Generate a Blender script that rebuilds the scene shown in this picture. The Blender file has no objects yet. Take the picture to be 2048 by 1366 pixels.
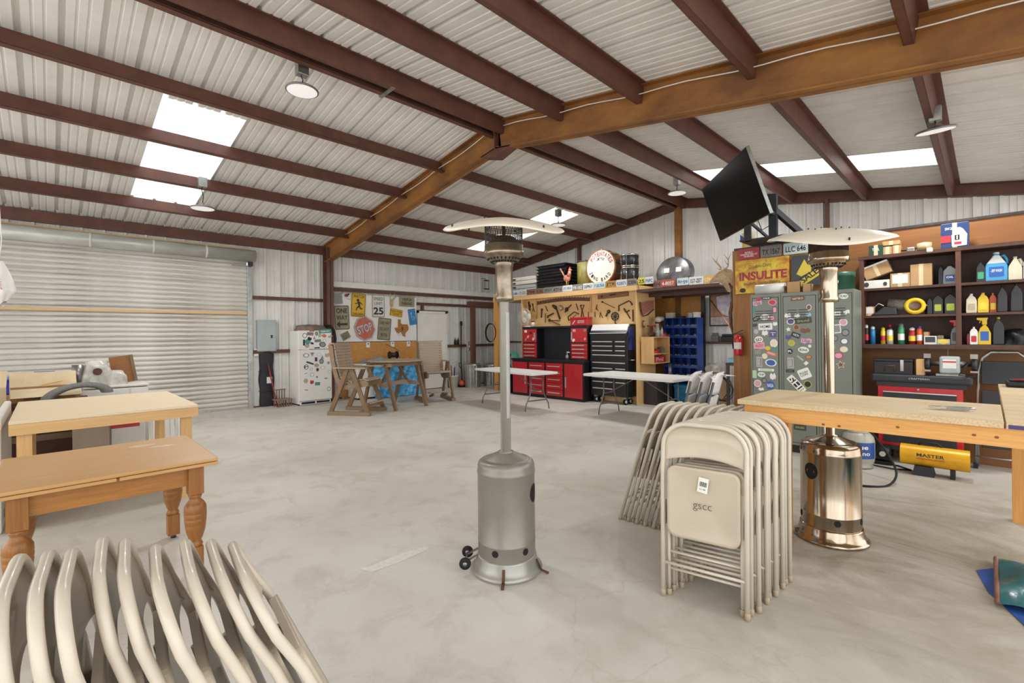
import bpy, bmesh, math, random
from mathutils import Vector, Matrix, Euler
random.seed(7)
D=bpy.data; SC=bpy.context.scene; COL=SC.collection
PI=math.pi; rad=math.radians
# ------------------------------------------------------------------ camera
FPX=938.52; PCY=669.92; PCX=1024.0; EYE=1.55; YAW=0.791447; ROLL=-0.0100095
_c,_s=math.cos(YAW),math.sin(YAW); _cr,_sr=math.cos(ROLL),math.sin(ROLL)
FW=Vector((_c,_s,0)); RT=Vector((_cr*_s,-_cr*_c,_sr)); UP=Vector((-_sr*_s,_sr*_c,_cr))
cd=D.cameras.new('camera'); cam=D.objects.new('camera',cd); COL.objects.link(cam)
cd.sensor_width=36; cd.lens=36*FPX/2048; cd.shift_y=-(683-PCY)/2048; cd.clip_start=.05; cd.clip_end=200
cam.matrix_world=Matrix(((RT.x,UP.x,-FW.x,0),(RT.y,UP.y,-FW.y,0),(RT.z,UP.z,-FW.z,EYE),(0,0,0,1)))
SC.camera=cam
# ------------------------------------------------------------------ world, light, exposure
wd=D.worlds.new('world'); SC.world=wd; wd.use_nodes=True
bg=wd.node_tree.nodes['Background']; bg.inputs[0].default_value=(1,.995,.985,1); bg.inputs[1].default_value=1.25
vs=SC.view_settings; vs.view_transform='Standard'; vs.look='None'; vs.exposure=1.0; vs.gamma=1; vs.use_curve_mapping=False
# ------------------------------------------------------------------ where a seen point lies on a known plane of the room
def ray(x,y): return FW+((x-PCX)/FPX)*RT+((PCY-y)/FPX)*UP
def atz(x,y,z=0.): r=ray(x,y); s=(z-EYE)/r.z; return Vector((r.x*s,r.y*s,z))
def atX(x,y,X): r=ray(x,y); s=X/r.x; return Vector((X,r.y*s,EYE+r.z*s))
def atY(x,y,Y): r=ray(x,y); s=Y/r.y; return Vector((r.x*s,Y,EYE+r.z*s))
def ats(x,y,s): r=ray(x,y); return Vector((r.x*s,r.y*s,EYE+r.z*s))
# ------------------------------------------------------------------ materials
MATS={}
def srgb(h):
    if not isinstance(h,str): return tuple(h)+(1,) if len(h)==3 else tuple(h)
    h=h.lstrip('#'); c=[int(h[i:i+2],16)/255 for i in(0,2,4)]
    return tuple(x/12.92 if x<=.04045 else ((x+.055)/1.055)**2.4 for x in c)+(1,)
def newmat(name):
    m=D.materials.new(name); m.use_nodes=True; nt=m.node_tree
    b=nt.nodes['Principled BSDF']; return m,nt,b
def L(nt,a,b): nt.links.new(a,b)
def node(nt,t,**kw):
    n=nt.nodes.new(t)
    for k,v in kw.items(): setattr(n,k,v)
    return n
def coords(nt,scale=(1,1,1),rot=(0,0,0),src='Object'):
    t=node(nt,'ShaderNodeTexCoord'); mp=node(nt,'ShaderNodeMapping'); mp.inputs['Scale'].default_value=scale; mp.inputs['Rotation'].default_value=rot
    L(nt,t.outputs[src],mp.inputs[0]); return mp.outputs[0]
def noise(nt,vec,scale,detail=4,rough=.6,dist=0.):
    n=node(nt,'ShaderNodeTexNoise'); n.inputs['Scale'].default_value=scale; n.inputs['Detail'].default_value=detail; n.inputs['Roughness'].default_value=rough; n.inputs['Distortion'].default_value=dist
    L(nt,vec,n.inputs['Vector']); return n.outputs['Fac']
def ramp(nt,fac,stops):
    r=node(nt,'ShaderNodeValToRGB'); e=r.color_ramp.elements
    while len(e)<len(stops): e.new(.5)
    for i,(p,c) in enumerate(stops): e[i].position=p; e[i].color=srgb(c)
    L(nt,fac,r.inputs[0]); return r.outputs[0]
def mixc(nt,fac,a,b,mode='MIX'):
    m=node(nt,'ShaderNodeMix',data_type='RGBA',blend_type=mode)
    for i,v in((0,fac),(6,a),(7,b)):
        if isinstance(v,(int,float)): m.inputs[i].default_value=v
        elif isinstance(v,(str,tuple)): m.inputs[i].default_value=srgb(v)
        else: L(nt,v,m.inputs[i])
    return m.outputs[2]
def bump(nt,b,fac,strength=.3,dist=.01):
    n=node(nt,'ShaderNodeBump'); n.inputs['Strength'].default_value=strength; n.inputs['Distance'].default_value=dist
    L(nt,fac,n.inputs['Height']); L(nt,n.outputs[0],b.inputs['Normal'])
def pm(name,col,rough=.5,metal=0.,var=.12,scale=6.,bmp=0.,coat=0.,stretch=(1,1,1),c2=None,emit=0.,spec=.5,alpha=1.,trans=0.):
    """plain surface with slight noise in its colour"""
    if name in MATS: return MATS[name]
    m,nt,b=newmat(name); b.inputs['Roughness'].default_value=rough; b.inputs['Metallic'].default_value=metal
    b.inputs['Coat Weight'].default_value=coat; b.inputs['Specular IOR Level'].default_value=spec
    c=srgb(col)
    if var>0 or c2:
        v=coords(nt,stretch); f=noise(nt,v,scale,5,.62)
        c2=srgb(c2) if c2 else tuple(min(1,x*(1-var*2)) for x in c[:3])+(1,)
        r=ramp(nt,f,[(.35,c[:3]),(.68,c2[:3])]); L(nt,r,b.inputs['Base Color'])
        if bmp: bump(nt,b,f,bmp,.01)
    else: b.inputs['Base Color'].default_value=c
    if trans: b.inputs['Transmission Weight'].default_value=trans
    if alpha<1: b.inputs['Alpha'].default_value=alpha
    MATS[name]=m; return m
def wood(name,c1,c2,axis=0,rough=.55,scale=1.,c3=None,contrast=1.,bmp=.08):
    """grain running along the object's axis"""
    if name in MATS: return MATS[name]
    m,nt,b=newmat(name); b.inputs['Roughness'].default_value=rough
    sc=[14*scale]*3; sc[axis]=.9*scale
    v=coords(nt,tuple(sc)); f=noise(nt,v,1.6,6,.62,1.2)
    sc2=[60*scale]*3; sc2[axis]=2.5*scale
    g=noise(nt,coords(nt,tuple(sc2)),2,4,.7)
    big=noise(nt,coords(nt,(.9,.9,.9)),1.3,2)
    r=ramp(nt,f,[(.5-.22/contrast,c1),(.5+.2/contrast,c2)])
    r=mixc(nt,.35,r,ramp(nt,g,[(.35,c2),(.65,c1)]))
    if c3: r=mixc(nt,ramp(nt,big,[(.42,(0,0,0)),(.7,(1,1,1))]),r,c3)
    L(nt,r,b.inputs['Base Color']); bump(nt,b,g,bmp,.004); MATS[name]=m; return m
# ------------------------------------------------------------------ mesh building
def smooth(P,k=6):
    P=[Vector(p) for p in P]; o=[]
    for i in range(len(P)-1):
        a,b,c,d=P[max(0,i-1)],P[i],P[i+1],P[min(len(P)-1,i+2)]
        for j in range(k):
            t=j/k; o.append(.5*(2*b+(c-a)*t+(2*a-5*b+4*c-d)*t*t+(3*b-a-3*c+d)*t**3))
    return o+[P[-1]]
class MB:
    def __init__(s): s.v=[]; s.f=[]; s.sm=[]
    def add(s,v,f,smooth=False,M=None):
        o=len(s.v)
        for p in v: p=Vector(p); s.v.append(M@p if M is not None else p)
        for q in f: s.f.append(tuple(i+o for i in q)); s.sm.append(smooth)
        return s
    def box(s,x0,x1,y0,y1,z0,z1,M=None):
        return s.add([(x,y,z) for z in(z0,z1) for y in(y0,y1) for x in(x0,x1)],[(0,2,3,1),(4,5,7,6),(0,1,5,4),(2,6,7,3),(0,4,6,2),(1,3,7,5)],False,M)
    def bar(s,p,q,w,h,up=(0,0,1)):
        """rectangular bar from p to q: w across, h along up"""
        p,q=Vector(p),Vector(q); d=(q-p); l=d.length; d.normalize(); up=Vector(up); x=d.cross(up)
        if x.length<1e-4: x=d.cross(Vector((0,1,0)))
        x.normalize(); z=x.cross(d)
        M=Matrix((x,d,z)).transposed().to_4x4(); M.translation=p
        return s.box(-w/2,w/2,0,l,-h/2,h/2,M)
    def tube(s,pts,r,n=8,closed=False,caps=True,smooth=True):
        pts=[Vector(p) for p in pts]; N=len(pts); R=r if isinstance(r,(list,tuple)) else [r]*N
        t=[]
        for i in range(N):
            a=pts[(i-1)%N] if (closed or i>0) else pts[i]; b=pts[(i+1)%N] if (closed or i<N-1) else pts[i]
            t.append((b-a).normalized())
        u=t[0].orthogonal().normalized(); vs_=[]
        for i in range(N):
            if i: 
                ax=t[i-1].cross(t[i])
                if ax.length>1e-6: u=Matrix.Rotation(t[i-1].angle(t[i]),3,ax)@u
            w=t[i].cross(u).normalized()
            for k in range(n):
                a=2*PI*k/n; vs_.append(pts[i]+R[i]*(math.cos(a)*u+math.sin(a)*w))
        f=[]
        for i in range(N if closed else N-1):
            j=(i+1)%N
            for k in range(n): f.append((i*n+k,i*n+(k+1)%n,j*n+(k+1)%n,j*n+k))
        s.add(vs_,f,smooth)
        if caps and not closed:
            o=len(s.v)-N*n
            s.f.append(tuple(o+k for k in reversed(range(n)))); s.sm.append(False)
            s.f.append(tuple(o+(N-1)*n+k for k in range(n))); s.sm.append(False)
        return s
    def cyl(s,p,q,r,r2=None,n=12,caps=True): return s.tube([p,q],[r,r if r2 is None else r2],n,False,caps)
    def lathe(s,prof,n=24,c=(0,0,0),M=None,smooth=True,a0=0.,a1=2*PI):
        full=abs(a1-a0-2*PI)<1e-6; k=n if full else n+1; v=[];f=[]
        for r,z in prof:
            for i in range(k):
                a=a0+(a1-a0)*i/n; v.append((c[0]+r*math.cos(a),c[1]+r*math.sin(a),c[2]+z))
        for j in range(len(prof)-1):
            for i in range(n):
                i2=(i+1)%k; f.append((j*k+i,j*k+i2,(j+1)*k+i2,(j+1)*k+i))
        return s.add(v,f,smooth,M)
    def prism(s,poly,y0,y1,M=None):
        """outline in x,z pushed from y0 to y1"""
        n=len(poly); a=sum(poly[i][0]*poly[(i+1)%n][1]-poly[(i+1)%n][0]*poly[i][1] for i in range(n))
        if a<0: poly=poly[::-1]
        v=[(p[0],y0,p[1]) for p in poly]+[(p[0],y1,p[1]) for p in poly]
        f=[tuple(range(n)),tuple(reversed(range(n,2*n)))]+[(i,i+n,(i+1)%n+n,(i+1)%n) for i in range(n)]
        return s.add(v,f,False,M)
    def grid(s,fn,nu,nv,smooth=True,closeu=False):
        v=[fn(i/nu,j/nv) for j in range(nv+1) for i in range(nu+1)]
        return s.add(v,[(j*(nu+1)+i,j*(nu+1)+i+1,(j+1)*(nu+1)+i+1,(j+1)*(nu+1)+i) for j in range(nv) for i in range(nu)],smooth)
    def ball(s,c,r,n=12,m=8,sc=(1,1,1)):
        p=[(max(1e-4,math.sin(PI*i/m))*r,-math.cos(PI*i/m)*r) for i in range(m+1)]
        M=Matrix.Translation(Vector(c))@Matrix.Diagonal(Vector(sc).to_4d())
        return s.lathe(p,n,(0,0,0),M)
    def mesh(s,name,mat,bevel=0.,seg=2,solid=0.):
        me=D.meshes.new(name); me.from_pydata([tuple(p) for p in s.v],[],s.f)
        for p,sm in zip(me.polygons,s.sm): p.use_smooth=sm
        if bevel or solid:
            bm=bmesh.new(); bm.from_mesh(me)
            if solid: bmesh.ops.solidify(bm,geom=bm.faces[:],thickness=solid)
            if bevel:
                bmesh.ops.remove_doubles(bm,verts=bm.verts,dist=1e-5)
                ed=[e for e in bm.edges if len(e.link_faces)==2 and e.calc_face_angle(0)>.6]
                bmesh.ops.bevel(bm,geom=ed,offset=bevel,segments=seg,affect='EDGES',profile=.5,clamp_overlap=True)
                for f in bm.faces: f.smooth=False
            bm.to_mesh(me); bm.free()
        if mat: me.materials.append(MATS[mat] if isinstance(mat,str) else mat)
        return me
    def build(s,name,mat,parent=None,bevel=0.,seg=2,solid=0.,loc=None,rz=None,stuff=0):
        o=obj(name,s.mesh(name,mat,bevel,seg,solid),parent,loc,rz)
        if stuff: o['kind']='stuff'
        return o
def obj(name,me,parent=None,loc=None,rz=None):
    o=D.objects.new(name,me); COL.objects.link(o); o.parent=parent
    if loc is not None: o.location=loc
    if rz is not None: o.rotation_euler=(0,0,rz)
    return o
def tag(o,label=None,cat=None,group=None,kind=None):
    for k,v in(('label',label),('category',cat),('group',group),('kind',kind)):
        if v: o[k]=v
    return o
def thing(name,label,cat,loc=(0,0,0),rz=0.,group=None,rot=None):
    o=D.objects.new(name,None); COL.objects.link(o); o.location=loc; o.rotation_euler=rot or (0,0,rz); o.empty_display_size=.1
    return tag(o,label,cat,group)
def struct(name,label,loc=(0,0,0)):
    o=D.objects.new(name,None); COL.objects.link(o); o.location=loc; o.empty_display_size=.1
    return tag(o,label,None,None,'structure')
def clone(o,parent=None,label=None):
    c=o.copy(); COL.objects.link(c); c.parent=parent
    if label: c['label']=label
    for ch in list(o.children): clone(ch,c)
    return c
_tc={}
def textmesh(s,bold=.0,mat=None):
    k=(s,bold,mat)
    if k in _tc: return _tc[k].copy()
    cu=D.curves.new('lettering','FONT'); cu.body=s; cu.size=1; cu.align_x='CENTER'; cu.align_y='CENTER'; cu.offset=bold; cu.resolution_u=3; cu.space_line=.85
    o=D.objects.new('lettering',cu); COL.objects.link(o)
    dg=bpy.context.evaluated_depsgraph_get(); me=D.meshes.new_from_object(o.evaluated_get(dg)); D.objects.remove(o); D.curves.remove(cu)
    me.materials.clear()
    if mat: me.materials.append(MATS[mat])
    _tc[k]=me; return me.copy()
def text(parent,s,w,h,x,z,mat,y=-.002,rot=0.,bold=.01,name='lettering',face=None):
    """lettering on a front that faces -y, fitted in w by h about x,z"""
    me=textmesh(s,bold,mat)
    if not me.vertices: return None
    xs=[v.co.x for v in me.vertices]; ys=[v.co.y for v in me.vertices]
    cx,cy_=(min(xs)+max(xs))/2,(min(ys)+max(ys))/2; kx=w/max(1e-6,max(xs)-min(xs)); ky=h/max(1e-6,max(ys)-min(ys))
    ca,sa=math.cos(rot),math.sin(rot)
    for v in me.vertices:
        a,b=(v.co.x-cx)*kx,(v.co.y-cy_)*ky
        v.co=(x+a*ca-b*sa,y,z+a*sa+b*ca)
    return obj(name,me,parent)
def ell(w,h,n=20,x=0,z=0): return [(x+w/2*math.cos(2*PI*i/n),z+h/2*math.sin(2*PI*i/n)) for i in range(n)]
def rrect(w,h,r,x=0,z=0,k=3):
    o=[]
    for cx,cz,a in((w/2-r,h/2-r,0),(-w/2+r,h/2-r,90),(-w/2+r,-h/2+r,180),(w/2-r,-h/2+r,270)):
        for i in range(k+1): t=rad(a+90*i/k); o.append((x+cx+r*math.cos(t),z+cz+r*math.sin(t)))
    return o
def rot2(poly,a,x=0,z=0): c,s=math.cos(a),math.sin(a); return [(x+p*c-q*s,z+p*s+q*c) for p,q in poly]
GB=-PI/2      # turn for things that stand with their front towards -x (local x runs right, y runs into the wall)
# ================================================================== materials of the building
def concrete():
    m,nt,b=newmat('concrete'); v=coords(nt)
    big=noise(nt,v,.55,5,.6,.4); mid=noise(nt,v,2.6,7,.68,.6); fine=noise(nt,v,46,4,.7)
    st=noise(nt,coords(nt,(1.1,.5,1)),1.1,6,.72,1.5)
    c=ramp(nt,big,[(.34,'#d2cfc8'),(.52,'#c8c4bb'),(.7,'#b7b2a7')])
    c=mixc(nt,ramp(nt,mid,[(.5,(0,0,0)),(.72,(.5,.5,.5))]),c,'#a0988a')
    c=mixc(nt,ramp(nt,st,[(.57,(0,0,0)),(.74,(.35,.35,.35))]),c,'#ab9a7c')
    # dark stain patch on the slab by the tall workbench
    tc=node(nt,'ShaderNodeTexCoord'); sp=node(nt,'ShaderNodeVectorMath',operation='DISTANCE'); L(nt,tc.outputs['Object'],sp.inputs[0]); sp.inputs[1].default_value=(4.6,.5,0)
    mr=node(nt,'ShaderNodeMapRange'); L(nt,sp.outputs['Value'],mr.inputs[0]); mr.inputs[1].default_value=.6; mr.inputs[2].default_value=3.0; mr.inputs[3].default_value=1; mr.inputs[4].default_value=0
    mm=node(nt,'ShaderNodeMath',operation='MULTIPLY'); L(nt,mr.outputs[0],mm.inputs[0]); L(nt,ramp(nt,st,[(.32,(.15,.15,.15)),(.62,(.85,.85,.85))]),mm.inputs[1])
    c=mixc(nt,mm.outputs[0],c,'#877b66')
    # hairline cracks
    vo=node(nt,'ShaderNodeTexVoronoi',feature='DISTANCE_TO_EDGE'); vo.inputs['Scale'].default_value=.42
    ad=node(nt,'ShaderNodeVectorMath',operation='ADD'); L(nt,v,ad.inputs[0]); nn=node(nt,'ShaderNodeTexNoise'); nn.inputs['Scale'].default_value=2.5; nn.inputs['Detail'].default_value=5; L(nt,v,nn.inputs['Vector'])
    scl=node(nt,'ShaderNodeVectorMath',operation='SCALE'); scl.inputs['Scale'].default_value=.5; L(nt,nn.outputs['Color'],scl.inputs[0]); L(nt,scl.outputs[0],ad.inputs[1]); L(nt,ad.outputs[0],vo.inputs['Vector'])
    ck=ramp(nt,vo.outputs['Distance'],[(.0,(.3,.3,.3)),(.003,(0,0,0))]); c=mixc(nt,ck,c,'#a39a8a')
    c=mixc(nt,ramp(nt,fine,[(.58,(0,0,0)),(.8,(.35,.35,.35))]),c,'#80776a')
    L(nt,c,b.inputs['Base Color']); L(nt,ramp(nt,mid,[(.3,(.42,.42,.42)),(.7,(.62,.62,.62))]),b.inputs['Roughness']); bump(nt,b,fine,.06,.003)
    MATS['concrete']=m
concrete()
pm('roof_sheet','#e9e6e1',.42,0,.05,3)
pm('wall_sheet','#e0dfdb',.3,0,.06,3,spec=.6)
pm('red_oxide','#6a4335',.5,0,.16,5,c2='#58362b')
pm('rust_beam','#a06c30',.6,0,.2,2.2,bmp=.05,c2='#714826',stretch=(1,.6,1.2))
pm('galv','#b9bcb8',.35,.85,.14,9,c2='#9a9d9a')
pm('white_paint','#e9e7e1',.4,0,.04,4)
pm('offwhite','#d9d6cc',.5,0,.06,4)
pm('black_metal','#1c1b1d',.4,0,.1,8)
pm('black_plastic','#17171a',.5,0,.1,8)
pm('dark_steel','#45413f',.45,.5,.15,8)
pm('rubber','#121212',.75,0,.1,10)
pm('chrome','#c9c9c6',.18,1,.04,10)
pm('steel','#9c9a96',.35,.9,.12,10)
pm('rusty_iron','#6e4a30',.7,.3,.25,14,bmp=.1,c2='#3c2a20')
wood('pine','#e0bb86','#cda064',0); wood('pine_z','#e0b882','#cb9d60',2); wood('pine_y','#e0bb86','#cda064',1)
wood('fir','#e0aa62','#c98a40',0,c3='#d89f58'); wood('fir_y','#e2ad66','#cc8e44',1); wood('fir_z','#e0aa62','#c98a40',2)
wood('ply_dark','#9a6530','#744820',1,.5,.35,c3='#845428'); wood('ply_dark_z','#b07836','#855326',2,.5,.35)
wood('ply_tool','#e6c48e','#d6ab6e',2,.55,.5,c3='#dfb87e')
wood('shelf_dark','#5b3b2c','#3b261e',1,.5,.6); wood('shelf_dark_z','#6b4632','#43291f',2,.5,.6)
wood('shelf_back','#4a3026','#38241d',2,.6,.5)
wood('oak','#b67f3f','#935f2a',0,.38,.9,c3='#a06931'); wood('oak_top','#cda06a','#b98a4e',0,.34,.8,c3='#c99f70'); wood('oak_z','#a86f33','#7a4c21',2,.36,.9)
wood('weathered','#a28a70','#77624c',0,.75,1.2,c3='#8d775e'); wood('weathered_z','#94775a','#6c543e',2,.75,1.2); wood('weathered_light','#b5a290','#94806b',0,.75,1.2)
wood('raw_ply','#ead9bd','#d9c4a0',0,.65,.7,c3='#e0cdae'); wood('raw_ply_y','#ddcaa6','#bfa57c',1,.65,.9,c3='#cdb792')
def osb():
    m,nt,b=newmat('osb'); v=coords(nt,(1,1,1)); f=noise(nt,v,16,6,.75,3.); g=noise(nt,v,48,3,.7,1)
    c=ramp(nt,f,[(.3,'#e3ad62'),(.5,'#cc8f48'),(.68,'#a06a32')]); c=mixc(nt,.3,c,ramp(nt,g,[(.35,'#e0a858'),(.65,'#8a5522')]))
    L(nt,c,b.inputs['Base Color']); b.inputs['Roughness'].default_value=.6; bump(nt,b,f,.12,.01); MATS['osb']=m
osb()
def skylight_mat():
    m,nt,b=newmat('skylight'); out=nt.nodes['Material Output']
    t=node(nt,'ShaderNodeBsdfTranslucent'); t.inputs[0].default_value=(.95,.97,1,1)
    g=node(nt,'ShaderNodeBsdfDiffuse'); g.inputs[0].default_value=(.9,.92,.95,1); mx=node(nt,'ShaderNodeMixShader'); mx.inputs[0].default_value=.2
    L(nt,t.outputs[0],mx.inputs[1]); L(nt,g.outputs[0],mx.inputs[2]); L(nt,mx.outputs[0],out.inputs[0]); MATS['skylight']=m
skylight_mat()
# ================================================================== building shell
WY=11.455; GX=10.872; RY=5.15; SL=.16; RZ=4.765
SA=math.atan(SL)
def rz_(y): return RZ-SL*abs(y-RY)
fl=MB().box(-6,11.3,-6,11.8,-.12,0).build('floor','concrete'); tag(fl,'grey stained concrete slab floor with hairline cracks',None,None,'structure')
PWID=.9144
def rprofile():
    o=[]
    for k in range(3):
        x=k*.3048
        o+=[(x,0),(x+.01,.04),(x+.048,.04),(x+.058,0)]
        for mx in(.115,.2): o+=[(x+mx,0),(x+mx+.006,.009),(x+mx+.024,.009),(x+mx+.03,0)]
    return o+[(PWID,0)]
RP=rprofile()
def ribbed(name,ln,mat):
    """one ribbed metal panel: x across, y along its length, ribs rising in z"""
    n=len(RP); v=[(x,y,z) for y in(0,ln) for x,z in RP]
    return MB().add(v,[(i,i+1,i+1+n,i+n) for i in range(n-1)]).mesh(name,mat)
ceil=struct('ceiling','white ribbed metal roof underside on red oxide purlins')
LS=math.hypot(WY-RY,SL*(WY-RY))
def roof_part(name,x,y0,y1,side,mat,cache={}):
    """panel on one slope from distance y0 to y1 measured from the ridge in plan"""
    ln=(y1-y0)/math.cos(SA); k=(round(ln,3),mat)
    if k not in cache: cache[k]=ribbed(name,ln,mat)
    o=D.objects.new(name,cache[k]); COL.objects.link(o); o.parent=ceil
    if side>0: o.rotation_euler=(-SA,0,0); o.location=(x,RY+y0,RZ-SL*y0)
    else: o.rotation_euler=(SA,0,PI) if False else (-SA,0,PI); o.location=(x+PWID,RY-y0,RZ-SL*y0)
    return o
SPAN=WY-RY+.05
for k in range(-7,11):
    for side in(1,-1):
        x=1.0+k*PWID+(0 if side>0 else .2)
        sky=None
        if side>0 and k==0: sky=(1.83,5.05)
        if side>0 and k==8: sky=(1.84,5.08)
        if side<0 and k==8: sky=(1.15,4.65)
        if sky:
            roof_part('roof_panel',x,0,sky[0],side,'roof_sheet'); o=roof_part('skylight_panel',x,sky[0],sky[1],side,'skylight'); o['label']='translucent white skylight panel'
            roof_part('roof_panel',x,sky[1],SPAN,side,'roof_sheet')
        else: roof_part('roof_panel',x,0,SPAN,side,'roof_sheet')
MB().prism([(-.25,-.0),(.25,-.0),(.25,.01),(-.25,.01)],0,1).mesh('x',None)
rc=MB()
for s in(1,-1): rc.add([(-5.5,RY,RZ+.05),(11.2,RY,RZ+.05),(11.2,RY+s*.3,RZ-.01+.0),(-5.5,RY+s*.3,RZ-.01)],[(0,1,2,3)])
rc.build('ridge_cap','roof_sheet',ceil)
FX=4.845
def purlin(x0,x1,y,name='purlin',depth=.2,fl=.065,flip=1):
    s=1 if y>RY else -1; t=.008
    # Z section in the plane across the slope, w runs down the slope
    m=MB(); a=s*SA
    M=Matrix.Translation((0,y,rz_(y)-.003))@Matrix.Rotation(-a,4,'X')
    m.box(x0,x1,-t/2,t/2,-depth,0,M); m.box(x0,x1,-fl*s*flip if s*flip>0 else 0,0 if s*flip>0 else fl,-depth,-depth+t,M); m.box(x0,x1,0 if s*flip>0 else -fl,fl if s*flip>0 else 0,-t,0,M)
    m.box(x0,x1,(-fl if s*flip>0 else fl-t),(-fl+t if s*flip>0 else fl),-depth,-depth+.02,M)
    return m.build(name,'red_oxide',ceil)
for y in(10.167,8.963,7.764,6.58,5.30,5.0,3.87,2.72,1.515,.355,-.8):
    for x0,x1 in((-5.4,FX-.01),(FX+.01,GX-.06)): purlin(x0,x1,y,flip=1)
for x in(-.6,2.95):   # flat spacer straps between the pair of ridge purlins
    m=MB(); m.box(x,x+.05,5.0,5.3,4.535,4.545); m.box(x,x+.05,5.3,5.306,4.53,4.72); m.build('spacer_strap','galv',ceil)
# rafters of the main frame: rusty steel I beams
def ibeam_slope(x,depth,fw,mat,name,y0,y1,drop=.0,tf=.014):
    s=1 if y1>RY else -1
    m=MB(); ln=abs(y1-y0)/math.cos(SA)
    M=Matrix.Translation((x,y0,rz_(y0)-.004-drop))@Matrix.Rotation(-s*SA,4,'X')@(Matrix.Identity(4) if s>0 else Matrix.Rotation(PI,4,'Z'))
    if s<0: M=Matrix.Translation((x,y0,rz_(y0)-.004-drop))@Matrix.Rotation(PI,4,'Z')@Matrix.Rotation(-SA,4,'X')
    m.box(-.006,.006,0,ln,-depth,0,M); m.box(-fw/2,fw/2,0,ln,-tf,0,M); m.box(-fw/2,fw/2,0,ln,-depth,-depth+tf,M)
    return m.build(name,mat,ceil)
ibeam_slope(FX,.42,.16,'rust_beam','rafter',RY,WY-.12); ibeam_slope(FX,.42,.16,'rust_beam','rafter',RY,-1.3)
MB().box(FX-.09,FX+.09,RY-.01,RY+.01,RZ-.45,RZ-.02).build('splice_plate','red_oxide',ceil)
m=MB(); m.prism([(-.35,4.30),(0,4.355),(.35,4.30),(0,4.20)],-.08,.08,Matrix.Translation((FX,RY,0))@Matrix.Rotation(PI/2,4,'Z')); m.build('haunch_plate','red_oxide',ceil)
ibeam_slope(GX-.06,.21,.1,'red_oxide','rake_beam',RY,WY); ibeam_slope(GX-.06,.21,.1,'red_oxide','rake_beam',RY,-1.3)
MB().box(-5.4,GX,WY-.09,WY-.02,3.555,3.755).build('eave_strut','red_oxide',ceil)
# conduit clipped along the rafter
pts=[(FX-.09,RY-.2-i*.25,rz_(RY-.2-i*.25)-.12+.012*math.sin(i*1.3)) for i in range(24)]; MB().tube(pts,.006,6).build('cable','white_paint',ceil)
pts=[(FX-.09,RY+.2+i*.25,rz_(RY+.2+i*.25)-.13-.03*abs(math.sin(i*.65))) for i in range(20)]; MB().tube(pts,.006,6).build('cable','white_paint',ceil)
# --- eave wall with the roll-up door
wl=struct('wall_left','white ribbed metal side wall with red girts')
def wpanel(parent,loc,rot,h,cache={}):
    if round(h,2) not in cache: cache[round(h,2)]=ribbed('wall_panel',h,'wall_sheet')
    o=D.objects.new('wall_panel',cache[round(h,2)]); COL.objects.link(o); o.parent=parent; o.location=loc; o.rotation_euler=rot
DX0,DX1,DH=-1.35,3.11,3.25
for k in range(-7,9):
    x=3.15+k*PWID
    if x>=DX1-.02: wpanel(wl,(x,WY,0),(PI/2,0,0),3.8)
    elif x+PWID<=DX0: wpanel(wl,(x,WY,0),(PI/2,0,0),3.8)
    else: wpanel(wl,(x,WY,3.2),(PI/2,0,0),.6)
wpanel(wl,(-1.2-PWID,WY,0),(PI/2,0,0),3.8)
tr=struct('trim_1','red oxide steel girts and column along the side wall')
def girt(parent,x0,x1,z,y=WY-.075,h=.075): MB().box(x0,x1,y,WY-.005,z-.004,z+.004).box(x0,x1,y,y+.008,z-h,z).build('girt','red_oxide',parent)
for x0,x1,z in((3.17,4.77,2.47),(3.17,4.77,1.265),(4.93,10.8,2.78-.02),(7.45,10.8,2.5),(8.5,10.8,1.27),(3.15,10.8,.02),(-5,-1.4,2.47),(-5,-1.4,1.265)): girt(tr,x0,x1,z)
MB().box(4.93,10.5,WY-.16,WY-.006,2.78,2.92).build('white_beam','white_paint',tr,bevel=.006)
MB().box(7.42,8.55,WY-.09,WY-.01,2.23,2.29).build('door_header','red_oxide',tr); MB().box(7.62,7.68,WY-.08,WY-.01,2.29,2.5).build('stub','red_oxide',tr)
def column(parent,x,y,h,w,d,mat,name='column'):
    m=MB(); t=.012; m.box(x-w/2,x+w/2,y-d/2,y-d/2+t,0,h); m.box(x-w/2,x+w/2,y+d/2-t,y+d/2,0,h); m.box(x-.005,x+.005,y-d/2,y+d/2,0,h); return m.build(name,mat,parent)
column(tr,FX,WY-.22,3.7,.16,.25,'red_oxide')
# --- gable wall
wb=struct('wall_back','white ribbed metal end wall under the sloping roof')
for k in range(-1,15):
    y=WY-.02-k*PWID; h=min(rz_(y),rz_(y-PWID))+.16; wpanel(wb,(GX,y,0),(PI/2,0,-PI/2),h)
tg=struct('trim_2','steel columns and girt of the end wall')
def gcol(y,w,mat): 
    m=MB(); m.box(GX-.13,GX-.01,y-w/2,y+w/2,0,rz_(y)-.16); return m.build('column',mat,tg,bevel=.004)
gcol(5.2,.15,'rust_beam'); gcol(2.17,.06,'red_oxide'); gcol(8.17,.07,'red_oxide')
for z in(1.35,): MB().box(GX-.09,GX-.01,-1.2,11.3,z-.05,z).build('girt','red_oxide',tg)
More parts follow.
